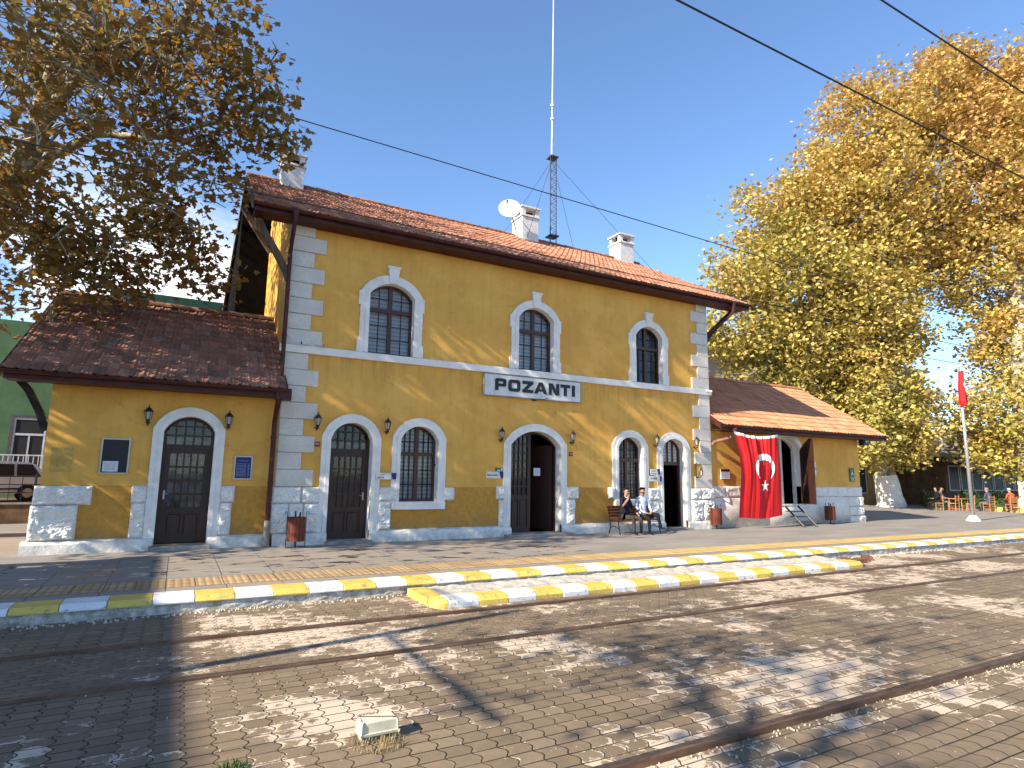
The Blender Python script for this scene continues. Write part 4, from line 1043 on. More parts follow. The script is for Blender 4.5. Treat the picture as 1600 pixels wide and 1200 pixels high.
def plate(name, x0, x1, z0, z1, y, lab, cat, mt, parts=(), th=.012, group=None, frame=None):
    t = thing(name, ((x0 + x1) / 2, y, z0), lab, cat, group); mb = MB(); mb.bbox(x0, x1, y - th, y, z0, z1, .003); obj('panel', mb, mt, t)
    if frame:
        mb = MB(); f = .03; O = [(x0 - f, z0 - f), (x1 + f, z0 - f), (x1 + f, z1 + f), (x0 - f, z1 + f)]; I = [(x0, z0), (x1, z0), (x1, z1), (x0, z1)]
        mb.band(O, I, y - th - .015, y, close=True); obj('frame', mb, frame, t)
    return t
yb_ = -.012
t = plate('door_sign', 4.66, 5.07, 1.63, 1.80, -.085, 'small white sign with blue end beside the tall dark door', 'sign', 'sign', group='white door signs with blue ends')
mb = MB(); mb.prism([(5.07, 1.80), (5.22, 1.80), (5.21, 1.63), (5.12, 1.63)], -.10, -.087); obj('blue_end', mb, 'blue', t)
text('lettering', 'Güvenlik', .055, (4.70, -.099, 1.735), 'greyb', t); text('lettering', 'Servisi', .065, (4.70, -.099, 1.665), 'letter', t, off=.001)
t = plate('door_sign', 7.98, 8.48, 1.69, 1.88, -.0, 'white sign with blue end lettered for the waiting hall, left of the open double door', 'sign', 'sign', group='white door signs with blue ends')
mb = MB(); mb.prism([(8.40, 1.885), (8.53, 1.885), (8.53, 1.695), (8.45, 1.695)], -.022, -.0125); obj('blue_end', mb, 'blue', t)
text('lettering', 'Bekleme Salonu', .062, (7.995, -.014, 1.765), 'letter', t, off=.0012, sx=.9)
t = plate('exit_sign', 8.26, 8.53, 1.90, 2.00, -.0, 'small green exit sign above the white waiting hall sign', 'sign', 'green')
mb = MB(); mb.prism([(8.32, 1.92), (8.36, 1.97), (8.36, 1.94), (8.42, 1.94), (8.42, 1.90 + .0), (8.36, 1.905), (8.36, 1.90)], -.016, -.0125); mb.box(8.45, 8.50, -.015, -.0125, 1.91, 1.985); obj('pictogram', mb, 'paper', t)
t = plate('door_sign', 14.18, 14.50, 1.86, 2.06, -.085, 'upper white sign with blue corner beside the narrow door', 'sign', 'sign', group='white door signs with blue ends')
mb = MB(); mb.prism([(14.46, 2.07), (14.60, 2.07), (14.60, 1.88), (14.54, 1.88)], -.10, -.0975); obj('blue_end', mb, 'blue', t)
text('lettering', 'Hareket', .06, (14.20, -.099, 1.98), 'greyb', t); text('lettering', 'Memurluğu', .05, (14.20, -.099, 1.90), 'greyb', t, sx=.95)
t = plate('door_sign', 14.13, 14.58, 1.65, 1.83, -.090, 'lower white sign with blue end beside the narrow door', 'sign', 'sign', group='white door signs with blue ends')
mb = MB(); mb.prism([(14.58, 1.83), (14.67, 1.83), (14.66, 1.65), (14.61, 1.65)], -.105, -.092); obj('blue_end', mb, 'blue', t)
text('lettering', 'Gar Şefliği', .068, (14.16, -.104, 1.73), 'letter', t, sx=.95)
for (x, z, lab) in ((3.10, 2.505, 'small red plate left of the tall dark door'), (10.96, 2.48, 'small red plate right of the open double door')):
    t = plate('fire_plate', x - .07, x + .07, z - .065, z + .065, 0, lab, 'sign', 'redsign', group='small red plates'); mb = MB(); mb.box(x - .045, x + .045, -.0145, -.0125, z - .01, z + .03); obj('marking', mb, simple('pale_mark', (.5, .3, .28), .5), t)
t = plate('door_notice', 9.86, 10.10, 1.78, 2.02, .46, 'white paper notice hanging in the dark opening of the double door', 'notice', 'paper')
mb = MB()
for k in range(5): mb.box(9.89, 10.07 - .02 * (k % 2), .446, .448, 1.95 - k * .035, 1.957 - k * .035)
obj('print_lines', mb, 'greyb', t)
# notice board on the left wing
t = plate('notice_board', -1.49, -1.00, 1.72, 2.45, .12, 'black notice board in pale frame with one white paper in its lower corner', 'notice board', 'letter', frame='alu', th=.02)
mb = MB(); mb.box(-1.46, -1.17, .095, .099, 1.74, 1.97); pp = obj('paper_sheet', mb, 'paper', t)
mb = MB()
for k in range(7): mb.box(-1.43, -1.20 - .03 * (k % 3 == 1), .093, .0948, 1.93 - k * .025, 1.936 - k * .025)
obj('print_lines', mb, 'greyb', pp)
t = plate('blue_notice', 1.23, 1.58, 1.62, 2.13, .12, 'blue framed timetable notice on the left wing by the downpipe', 'notice board', 'blue', frame='alu', th=.02)
M['bluetext'] = simple('pale_blue_print', (.30, .33, .50), .5)
text('lettering', 'POZANTI GAR', .035, (1.405, .098, 2.03), 'bluetext', t, align='CENTER'); 
mb = MB(); rr = random.Random(2)
for k in range(9):
    z = 1.96 - k * .036; x = 1.26
    while x < 1.47: wl = rr.uniform(.012, .05); mb.box(x, min(x + wl, 1.48), .0975, .0995, z, z + .012); x += wl + .01
    mb.box(1.51, 1.55, .0975, .0995, z, z + .012)
obj('print_lines', mb, 'bluetext', t)
# plaque right wing
t = plate('stone_plaque', 17.62, 18.08, 1.74, 2.12, -.0, 'pinkish plaque with dark heading between the stone corner and the red flag', 'plaque', simple('pink_plaque', (.36, .27, .27), .5) if False else 'paper', th=.03)
mb = MB(); mb.box(17.615, 18.085, -.034, -.030, 2.03, 2.125); mb.box(17.615, 18.085, -.033, -.030, 1.735, 1.76); obj('heading_band', mb, simple('maroon_band', (.09, .02, .025), .5), t)
mb = MB(); rr = random.Random(5)
for k in range(4):
    x = 17.66
    while x < 18.0: wl = rr.uniform(.03, .08); mb.box(x, min(x + wl, 18.04), -.033, -.0305, 1.98 - k * .055, 2.0 - k * .055); x += wl + .02
obj('print_lines', mb, 'greyb', t)
t = plate('green_sign', 25.72, 26.03, 1.72, 2.30, .17, 'green assembly point sign at the right end of the right wing', 'sign', 'green')
mb = MB()
mb.lathe([(.03, 0), (.03, .004)], (0, 0, 0), 8); mb.xf(Matrix.Translation((25.875, .156, 2.19)) @ Matrix.Rotation(radians(90), 4, 'X'))
mb.prism([(25.80, 1.99), (25.83, 1.99), (25.875, 2.06), (25.92, 1.99), (25.95, 1.99), (25.92, 2.13), (25.83, 2.13)], .154, .157); mb.box(25.77, 25.98, .154, .157, 1.83, 1.86); mb.box(25.80, 25.95, .154, .157, 1.77, 1.80); mb.box(25.725, 26.025, .154, .157, 1.90, 1.915)
obj('pictogram', mb, 'paper', t)
for k, (z, lab) in enumerate(((2.42, 'upper small white plate right of the open black door leaf'), (2.08, 'lower small white plate right of the open black door leaf'))):
    plate('white_plate', 22.98, 23.30, z - .11, z + .10, .08, lab, 'sign', 'sign', group='small white plates by the right wing door')

# ------------------------------------------------------------------ big flag
def crescent_star(mb, cx_, cz_, R0, d, rot, fn, mi=0, star=None):
    """crescent opening along angle rot, star beyond; fn maps (u,v)->3D"""
    r1 = R0 * .8; off = R0 * .25; n = 90; m_ = 8
    a0 = math.acos((R0 * R0 + off * off - r1 * r1) / (2 * R0 * off)); b0 = math.acos((R0 * R0 - off * off - r1 * r1) / (2 * r1 * off))
    def P(r, t, ox=0): return (cx_ + (ox + r * cos(t)) * cos(rot) - r * sin(t) * sin(rot), cz_ + (ox + r * cos(t)) * sin(rot) + r * sin(t) * cos(rot))
    rows = []
    for i in range(n + 1):
        to = a0 + (2 * pi - 2 * a0) * i / n; ti = b0 + (2 * pi - 2 * b0) * i / n
        A = P(R0, to); Bq = P(r1, ti, off); rows.append([fn(A[0] + (Bq[0] - A[0]) * k / m_, A[1] + (Bq[1] - A[1]) * k / m_) for k in range(m_ + 1)])
    for i in range(n):
        for k in range(m_): mb.poly([rows[i][k], rows[i + 1][k], rows[i + 1][k + 1], rows[i][k + 1]], mi)
    mb = star
    sc_ = P(0, 0, R0 * 1.22); rs = R0 * .42
    pts = []
    for k in range(10):
        r_ = rs if k % 2 == 0 else rs * .382; t = rot + pi + pi * k / 5; pts.append((sc_[0] + r_ * cos(t), sc_[1] + r_ * sin(t)))
    for k in range(10):
        a, b_ = pts[k], pts[(k + 1) % 10]; q = 4
        for i in range(q):
            for s_ in ((i / q, (i + 1) / q),):
                f = lambda p, t: (sc_[0] + (p[0] - sc_[0]) * t, sc_[1] + (p[1] - sc_[1]) * t)
                A, Bq, C_, D_ = f(a, s_[0]), f(a, s_[1]), f(b_, s_[1]), f(b_, s_[0]); mb.poly([fn(*A), fn(*Bq), fn(*C_), fn(*D_)], mi)
FX0, FX1, FZ0, FZ1 = 17.68, 20.02, .40, 3.48
def flagpt(x, z, off=0):
    u = (x - FX0) / (FX1 - FX0); v = (z - FZ0) / (FZ1 - FZ0)
    am = (.02 + .11 * v ** 1.3); q = u * 11 + 1.2 * noise.noise((u * 2, v * 1.3, 9)) + .5 * (1 - v) * (u - .5)
    y = -.72 + am * (noise.noise((q, v * .35, 0)) + .45 * noise.noise((q * 2.3, v * .6, 5))) + .07 * noise.noise((u * 2.2, v * 2.0, 3)) - .14 * sin(v * pi) * (1 - .4 * u)
    y += .06 * math.exp(-((u - .45 - .14 * (1 - v)) / .045) ** 2) * (.4 + .6 * sin(v * pi)) + .05 * math.exp(-((u - .80 + .22 * (1 - v) * (1 - v)) / .05) ** 2) * (1 - v)
    sag = -.13 * sin(u * pi) * (v ** 3) + .10 * (1 - v) ** 3 * (abs(u - .55) * 2 - .4)
    pinch = 1 - .03 * sin(v * pi)
    return (FX0 + (.5 + (u - .5) * pinch) * (FX1 - FX0), y - off, z + sag - .06 * (1 - u) * (1 - v))
t = thing('hanging_flag', ((FX0 + FX1) / 2, -.7, FZ0), 'large red flag with white crescent and star hung from the right wing eave', 'flag')
mb = MB(); nx, nz = 150, 90
vs = [flagpt(FX0 + (FX1 - FX0) * i / nx, FZ0 + (FZ1 - FZ0 - .10) * j / nz) for j in range(nz + 1) for i in range(nx + 1)]
mb.faces(vs, [(j * (nx + 1) + i, j * (nx + 1) + i + 1, (j + 1) * (nx + 1) + i + 1, (j + 1) * (nx + 1) + i) for j in range(nz) for i in range(nx)])
obj('cloth', mb, 'red', t, smooth=True)
mb = MB(); vs = [flagpt(FX0 - .06 + (FX1 - FX0 + .12) * i / nx, FZ1 - .11 + .11 * j / 3) for j in range(4) for i in range(nx + 1)]
mb.faces(vs, [(j * (nx + 1) + i, j * (nx + 1) + i + 1, (j + 1) * (nx + 1) + i + 1, (j + 1) * (nx + 1) + i) for j in range(3) for i in range(nx)])
obj('hem', mb, 'flagw', t, smooth=True)
mb = MB(); st_ = MB(); crescent_star(mb, 19.05, 2.22, .52, 0, radians(-90), lambda a, b_: flagpt(a, 2.22 + (b_ - 2.22) * 1.05, .018), star=st_); obj('crescent', mb, 'flagw', t, smooth=True); obj('star', st_, 'flagw', t, smooth=True)
# flag pole
t = thing('flagpole', (32.4, -1.35, 0), 'slender silver flagpole on a white round foot', 'flagpole')
mb = MB(); mb.tube([(32.4, -1.35, .2), (32.4, -1.35, 7.15)], [.085, .055], 10); obj('pole', mb, 'steel', t, smooth=True)
mb = MB(); mb.lathe([(.30, 0), (.28, .06), (.18, .18), (.13, .26), (.10, .27)], (32.4, -1.35, 0), 14); obj('base', mb, 'white', t)
mb = MB(); mb.lathe([(.02, 0), (.09, .06), (.09, .12), (.02, .18)], (32.4, -1.35, 7.15), 10); obj('finial', mb, 'sign', t)
def pf(x, z, off=0):
    u = (x + .5); v = z
    wv = .10 + .30 * (1 - v) ** .7
    if v < .12: wv *= .55 + v * 3.75
    yy = .10 * sin(u * 16) * (1 - v * .3) + .05 * sin(u * 7 + 2)
    return (32.36 + (x) * 2 * wv * .85 + .02 * sin(v * 9), -1.47 + yy - off, 5.35 + 1.65 * v)
t2 = thing('pole_flag', (32.4, -1.35, 5.35), 'small red flag with white crescent and star hanging limp on the flagpole', 'flag')
mb = MB(); nx, nz = 40, 30
vs = [pf(-.5 + i / nx, j / nz) for j in range(nz + 1) for i in range(nx + 1)]
mb.faces(vs, [(j * (nx + 1) + i, j * (nx + 1) + i + 1, (j + 1) * (nx + 1) + i + 1, (j + 1) * (nx + 1) + i) for j in range(nz) for i in range(nx)])
obj('cloth', mb, 'red', t2, smooth=True)
mb = MB(); st_ = MB(); crescent_star(mb, .05, .60, .30, 0, radians(-80), lambda a, b_: pf(a, .60 + (b_ - .60) * .5, .012), star=st_); obj('crescent', mb, 'flagw', t2); obj('star', st_, 'flagw', t2)

# ------------------------------------------------------------------ roof top things
t = thing('radio_mast', (13.4, 5.0, 11.7), 'tall lattice radio mast with white whip antenna on the roof ridge', 'antenna mast')
mb = MB(); c = Vector((13.4, 5, 0)); r = .17; P3 = [c + Vector((r * cos(a), r * sin(a), 0)) for a in (radians(210), radians(330), radians(90))]
for p in P3: mb.tube([(p.x, p.y, 11.55), (p.x, p.y, 15.7)], .022, 6)
z = 11.95; k = 0
while z < 15.55:
    for i in range(3): a, b_ = P3[i], P3[(i + 1) % 3]; mb.tube([(a.x, a.y, z), (b_.x, b_.y, z + .19)], .011, 4); mb.tube([(b_.x, b_.y, z + .19), (a.x, a.y, z + .38)], .011, 4)
    z += .38
mb.box(13.2, 13.6, 4.8, 5.2, 15.66, 15.72); mb.box(13.18, 13.62, 4.78, 5.22, 12.0, 12.06)
obj('lattice', mb, simple('dull_steel', (.10, .10, .11), .5, .4), t)
mb = MB(); mb.tube([(13.36, 5, 15.7), (13.38, 5, 18.2)], [.042, .036], 8); mb.tube([(13.38, 5, 17.5), (13.38, 5, 17.6)], .085, 8); mb.tube([(13.38, 5, 18.15), (13.38, 5, 18.28)], .08, 8); mb.tube([(13.38, 5, 18.2), (13.45, 5, 27.0)], [.034, .024], 8); obj('whip_antenna', mb, 'sign', t)
mb = MB()
for q in ((10.3, 2.0, 9.95), (16.9, 2.4, 10.2), (10.9, 7.5, 10.5), (17.0, 7.6, 10.5)): mb.tube([(13.4, 5, 15.6), q], .008, 4)
obj('guy_wires', mb, 'cablk', t)
t = thing('satellite_dish', (11.2, 4.6, 12.4), 'white satellite dish in front of the middle chimney', 'satellite dish')
nrm = Vector((-.45, -.85, .35)).normalized(); q = nrm.to_track_quat('Z', 'Y').to_matrix().to_4x4(); ctr = Vector((10.80, 4.1, 12.30))
mb = MB(); n = 20
prof = [(.02, 0), (.15, .012), (.28, .04), (.40, .08), (.45, .10)]
base = 0; mb.v.append((0, 0, 0))
for r_, z in prof[1:]:
    for k in range(n): a = 2 * pi * k / n; mb.v.append((r_ * cos(a), r_ * sin(a) * 1.05, z))
for k in range(n): mb.f.append((0, 1 + k, 1 + (k + 1) % n)); mb.mi.append(0)
for i in range(len(prof) - 2):
    for k in range(n): a = 1 + i * n + k; b_ = 1 + i * n + (k + 1) % n; mb.f.append((a, b_, b_ + n, a + n)); mb.mi.append(0)
mb.xf(Matrix.Translation(ctr) @ q); obj('dish', mb, 'chim', t, smooth=True)
mb = MB(); fcs = ctr + nrm * .55 + Vector((-.1, 0, -.1)); mb.tube([ctr + Vector((-.1, 0, -.42)), fcs], .014, 5); mb.tube([fcs - nrm * .02, fcs + nrm * .10], .04, 8); obj('feed_arm', mb, 'greyb', t)
mb = MB(); mb.tube([ctr - nrm * .02, ctr - nrm * .16 + Vector((.12, 0, -.05)), (11.35, 4.3, 11.2)], .028, 6); mb.tube([(11.2, 4.3, 12.2), (11.7, 4.6, 12.2)], .02, 5); obj('mount', mb, 'steel', t)

# ------------------------------------------------------------------ wires
WG = 'overhead railway wires'
def wire(x0, x1, y, z, sag, r, lab, z1=None, y1=None):
    mb = MB(); n = 40; z1 = z if z1 is None else z1; y1 = y if y1 is None else y1
    pts = [(x0 + (x1 - x0) * i / n, y + (y1 - y) * i / n, z + (z1 - z) * i / n - sag * 4 * (i / n) * (1 - i / n)) for i in range(n + 1)]
    mb.tube(pts, r, 5); tag(obj('overhead_wire', mb, 'cablk'), lab, 'wire', WG)
wire(-3.68, 33.81, 3, 13.14, 0, .018, 'thin overhead wire crossing the sky above the station roof', z1=10.00, y1=-1)
wire(-25, 60, -8.5, 5.15, .0, .008, 'faint lower wire crossing in front of the left tree and roof tiles')
wire(-25, 60, -12.50, 6.08, .0, .010, 'thick black wire crossing the upper right sky, lower of the pair')
wire(-25, 60, -13.24, 6.35, .0, .009, 'black wire crossing the extreme upper right corner of the sky')
wire(30, 75, 12, 12.8, .4, .03, 'thin wire in the gap between the two golden trees')

# ------------------------------------------------------------------ bins
def bin_parts(t, dark):
    mb = MB()
    for sx in (-.22, .22):
        mb.tube([(sx, 0, .0), (sx, 0, .80), (sx * 1.05, 0, .84), (sx * 1.2, 0, .85), (sx * 1.28, 0, .80), (sx * 1.22, 0, .77)], .009, 6)
    mb.tube([(-.22, 0, .02), (.22, 0, .02)], .009, 6); mb.tube([(-.22, 0, .70), (.22, 0, .70)], .012, 6); mb.tube([(0, 0, 0), (0, 0, .18)], .025, 6)
    mb.tube([(-.03, 0, .68), (-.04, 0, .86)], .022, 6); mb.tube([(.06, 0, .68), (.075, 0, .83)], .022, 6)
    obj('stand', mb, 'iron', t, local=True)
    n = 16
    for k in range(n):
        a = 2 * pi * k / n; mb = MB(); mb.bbox(-.036, .036, -.012, .008, .16, .72, .006); mb.xf(Matrix.Translation((.19 * sin(a), -.19 * cos(a), 0)) @ Matrix.Rotation(a, 4, 'Z')); obj('slat', mb, 'slat', t, local=True)
    mb = MB(); mb.lathe([(.17, .17), (.172, .68)], (0, 0, 0), 16); mb.lathe([(.195, .66), (.2, .68), (.195, .70), (.18, .70)], (0, 0, 0), 16); obj('liner', mb, 'iron', t, local=True)
BG = 'round slatted litter bins'
b0 = thing('litter_bin', (2.62, -.62, 0), 'round slatted litter bin in shade by the left stone corner', 'litter bin', BG); bin_parts(b0, True)
dup(b0, (16.98, -.32, 0), 'sunlit round slatted litter bin by the right stone corner beside the hanging flag'); dup(b0, (23.55, -.25, 0), 'round slatted litter bin in front of the white wall of the right wing')
# steps to right wing door
t = thing('door_steps', (21.55, -.5, 0), 'dark metal steps below the right wing door beside the flag', 'steps')
mb = MB()
for s_ in (-.38, .38): mb.poly([(21.35 + s_, -.15, .78), (21.35 + s_, -.15, .68), (21.35 + s_, -.85, 0), (21.35 + s_, -.95, 0)]); mb.tube([(21.35 + s_, -.12, .74), (21.35 + s_, -.92, .02)], .03, 6)
obj('stringer', mb, 'iron', t)
for k in range(3): mb = MB(); mb.box(20.98, 21.72, -.36 - .2 * k, -.12 - .2 * k, .53 - .19 * k, .56 - .19 * k); obj('tread', mb, 'iron', t)

# ------------------------------------------------------------------ junction box, rubble, weeds
t = thing('junction_box', (1.5, -11.3, -.2), 'low beige plastic trackside box on the pavers in the foreground', 'junction box')
mb = MB(); mb.box(-.13, .13, -.055, .055, 0, .05); mb.xf(Matrix.Rotation(0, 4, 'Z')); obj('foot', mb, 'concrete', t, local=True)
mb = MB()
pr = [(.158, .088, .04), (.160, .090, .058), (.150, .080, .062), (.147, .077, .130), (.136, .066, .146)]
k = len(mb.v)
for (a, b_, z) in pr: 
    for (sx, sy) in ((-1, -1), (1, -1), (1, 1), (-1, 1)):
        e = .012; 
        mb.v += [(sx * (a - (e if (sx * sy) > 0 else 0)), sy * (b_ - (0 if (sx * sy) > 0 else e)), z), (sx * (a - (0 if (sx * sy) > 0 else e)), sy * (b_ - (e if (sx * sy) > 0 else 0)), z)]
for i in range(len(pr) - 1):
    for q in range(8): a = k + i * 8 + q; b_ = k + i * 8 + (q + 1) % 8; mb.f.append((a, b_, b_ + 8, a + 8)); mb.mi.append(0)
mb.f.append(tuple(k + 32 + q for q in range(8))); mb.mi.append(0)
obj('cover', mb, 'beige', t, local=True)
def tuft(name, loc, n, r, h, mt, lab, seed, cat='weed', kind=None, wd=.006):
    rnd = random.Random(seed); mb = MB()
    for _ in range(n):
        a = rnd.uniform(0, 6.28); q = rnd.random() ** .5 * r; x, y = loc[0] + cos(a) * q, loc[1] + sin(a) * q; b_ = rnd.uniform(0, 6.28); hh = h * rnd.uniform(.4, 1); lean = rnd.uniform(.2, .9) * hh
        d_ = Vector((cos(b_), sin(b_), 0)); s_ = Vector((-sin(b_), cos(b_), 0)) * wd; p = Vector((x, y, loc[2])); m_ = p + d_ * lean * .4 + Vector((0, 0, hh * .7)); e = p + d_ * lean + Vector((0, 0, hh))
        mb.poly([p - s_, p + s_, m_ + s_ * .8, m_ - s_ * .8]); mb.poly([m_ - s_ * .8, m_ + s_ * .8, e])
    o = obj(name, mb, mt); tag(o, lab, cat)
    if kind: o['kind'] = kind
    return o
tuft('dry_grass', (1.48, -11.42, -.195), 420, .20, .05, 'straw', 'dry straw and roots under the beige trackside box', 4, 'dry grass', 'stuff', .0025)
tuft('weed_plant', (.47, -11.45, -.195), 160, .13, .08, 'weed', 'small green weed growing between pavers at the bottom left', 9, 'weed', None, .005)
mb = MB()
for i, (x, y, s_) in enumerate(((14.6, -6.9, .22), (15.1, -6.75, .15), (14.4, -6.6, .12), (15.5, -6.6, .2), (14.9, -6.4, .12), (14.25, -7.2, .1))):
    k = len(mb.v); mb.box(-s_, s_, -s_ * .5, s_ * .5, 0, s_ * .45); mb.xf(Matrix.Translation((x, y, -.2)) @ Matrix.Rotation(i * 1.3, 4, 'Z') @ Matrix.Rotation(.15 * (i % 3), 4, 'X'), k)
o = obj('rubble', mb, 'rubble'); o['kind'] = 'stuff'; tag(o, 'broken bricks at the right end of the lower painted kerb', 'rubble')


# ------------------------------------------------------------------ bench and people
BL = (13.0, -.62, 0)
t = thing('bench', BL, 'wooden slatted bench with dark iron ends under the barred window', 'bench')
for sx in (-.82, .82):
    mb = MB(); mb.tube([(sx, -.30, 0), (sx, -.24, .2), (sx, -.22, .42)], .02, 6); mb.tube([(sx, .25, 0), (sx, .18, .25), (sx, .20, .42), (sx, .30, .85)], .02, 6)
    mb.tube([(sx, -.24, .42), (sx, .2, .42)], .018, 6); mb.tube([(sx, -.25, .42), (sx, -.28, .55), (sx, -.22, .62), (sx, .22, .64)], .018, 6); mb.tube([(sx, -.25, .18), (sx, 0, .26), (sx, .2, .18)], .012, 6); obj('bench_end', mb, 'iron', t, local=True)
for k in range(5): mb = MB(); mb.bbox(-.86, .86, -.26 + k * .10, -.18 + k * .10, .43, .455, .006); obj('seat_slat', mb, 'slat', t, local=True)
for k in range(4): mb = MB(); z = .52 + k * .09; y = .215 + k * .022; mb.bbox(-.86, .86, y - .012, y + .012, z, z + .07, .005); obj('back_slat', mb, 'slat', t, local=True)

def person(loc, rz, J, E, RAD, segm, mats, lab, scale=1, extras=None, group=None):
    """J joints, E edges by name, RAD radius, segm: edge index->material index"""
    t = thing('person', loc, lab, 'person', group, rz)
    names = list(J); me = bpy.data.meshes.new('sk'); me.from_pydata([J[n] for n in names], [(names.index(a), names.index(b_)) for a, b_, _ in E], [])
    o = bpy.data.objects.new('sk', me); col.objects.link(o); md = o.modifiers.new('s', 'SKIN'); md.use_smooth_shade = True
    for i, n in enumerate(names): me.skin_vertices[0].data[i].radius = (RAD[n], RAD[n]); me.skin_vertices[0].data[i].use_root = (n == 'pelvis')
    md = o.modifiers.new('u', 'SUBSURF'); md.levels = 2; md.render_levels = 2
    dg = bpy.context.evaluated_depsgraph_get(); dg.update(); m2 = bpy.data.meshes.new_from_object(o.evaluated_get(dg)); bpy.data.objects.remove(o)
    m2.materials.clear()
    for m_ in mats: m2.materials.append(M[m_])
    segs = [(Vector(J[a]), Vector(J[b_]), RAD[a], RAD[b_], k) for a, b_, k in E]
    for p in m2.polygons:
        c = p.center; best = 1e9
        for a, b_, ra, rb, k in segs:
            ab = b_ - a; q = max(0, min(1, (c - a).dot(ab) / max(ab.length_squared, 1e-9))); d_ = (c - (a + ab * q)).length / max(.02, (ra + (rb - ra) * q))
            if d_ < best: best = d_; p.material_index = k
        p.use_smooth = True
    ob = bpy.data.objects.new('body', m2); col.objects.link(ob); ob.parent = t
    if scale != 1: t.scale = (scale,) * 3
    return t
def hand(J, RAD, E, side, wrist, tip, spread, km=0):
    w_, d_ = Vector(wrist), Vector(tip) - Vector(wrist); L = d_.length; d_.normalize(); s_ = Vector(spread).normalized()
    pc = 'palm' + side; J[pc] = tuple(w_ + d_ * .06); RAD[pc] = .03; E.append(('wrist' + side, pc, km))
    for k, (o_, ln) in enumerate(((-.03, .07), (-.01, .085), (.01, .08), (.03, .065))):
        a, b_ = 'f%d%s' % (k, side), 'g%d%s' % (k, side); J[a] = tuple(w_ + d_ * .10 + s_ * o_); J[b_] = tuple(w_ + d_ * (.10 + ln) + s_ * o_ * 1.2 + Vector((0, 0, -.015))); RAD[a] = .011; RAD[b_] = .008
        E.append((pc, a, km)); E.append((a, b_, km))
    a = 't' + side; J[a] = tuple(w_ + d_ * .075 - s_ * .055); RAD[a] = .011; E.append((pc, a, km))
def seated(arms, legs, lean=0.0, headtilt=(0, 0), thick=1.0):
    J, RAD, E = {}, {}, []
    def j(n, p, r): J[n] = p; RAD[n] = r
    j('pelvis', (0, .02, .53), .145 * thick); j('waist', (0, .05, .72), .135 * thick); j('chest', (0, .07 - lean * .6, .94), .155 * thick); j('upper', (0, .06 - lean, 1.08), .11)
    j('neck', (0, .035 - lean * 1.1, 1.17), .055); hx, hy = headtilt
    j('chin', (hx * .5, -.0 - lean * 1.2 + hy * .5, 1.245), .072); j('head', (hx, .01 - lean * 1.2 + hy, 1.33), .092); j('crown', (hx, .02 - lean * 1.2 + hy, 1.395), .072)
    E += [('pelvis', 'waist', 1), ('waist', 'chest', 1), ('chest', 'upper', 1), ('upper', 'neck', 0), ('neck', 'chin', 0), ('chin', 'head', 0), ('head', 'crown', 0)]
    for s_, x in (('L', -1), ('R', 1)):
        j('sh' + s_, (x * .18, .06 - lean, 1.06), .068); el, wr, tp, sp = arms[s_]
        j('elbow' + s_, el, .047); j('wrist' + s_, wr, .03); E += [('upper', 'sh' + s_, 1), ('sh' + s_, 'elbow' + s_, 1), ('elbow' + s_, 'wrist' + s_, arms.get('fore' + s_, 1))]
        hand(J, RAD, E, s_, wr, tp, sp)
        kn, an, to = legs[s_]; j('hip' + s_, (x * .10, -.02, .51), .10); j('knee' + s_, kn, .070); j('ankle' + s_, an, .045); j('heel' + s_, tuple(Vector(an) + Vector((0, .02, -.04))), .04); j('toe' + s_, to, .035)
        E += [('pelvis', 'hip' + s_, 2), ('hip' + s_, 'knee' + s_, 2), ('knee' + s_, 'ankle' + s_, 2), ('ankle' + s_, 'heel' + s_, 3), ('heel' + s_, 'toe' + s_, 3)]
    return J, E, RAD
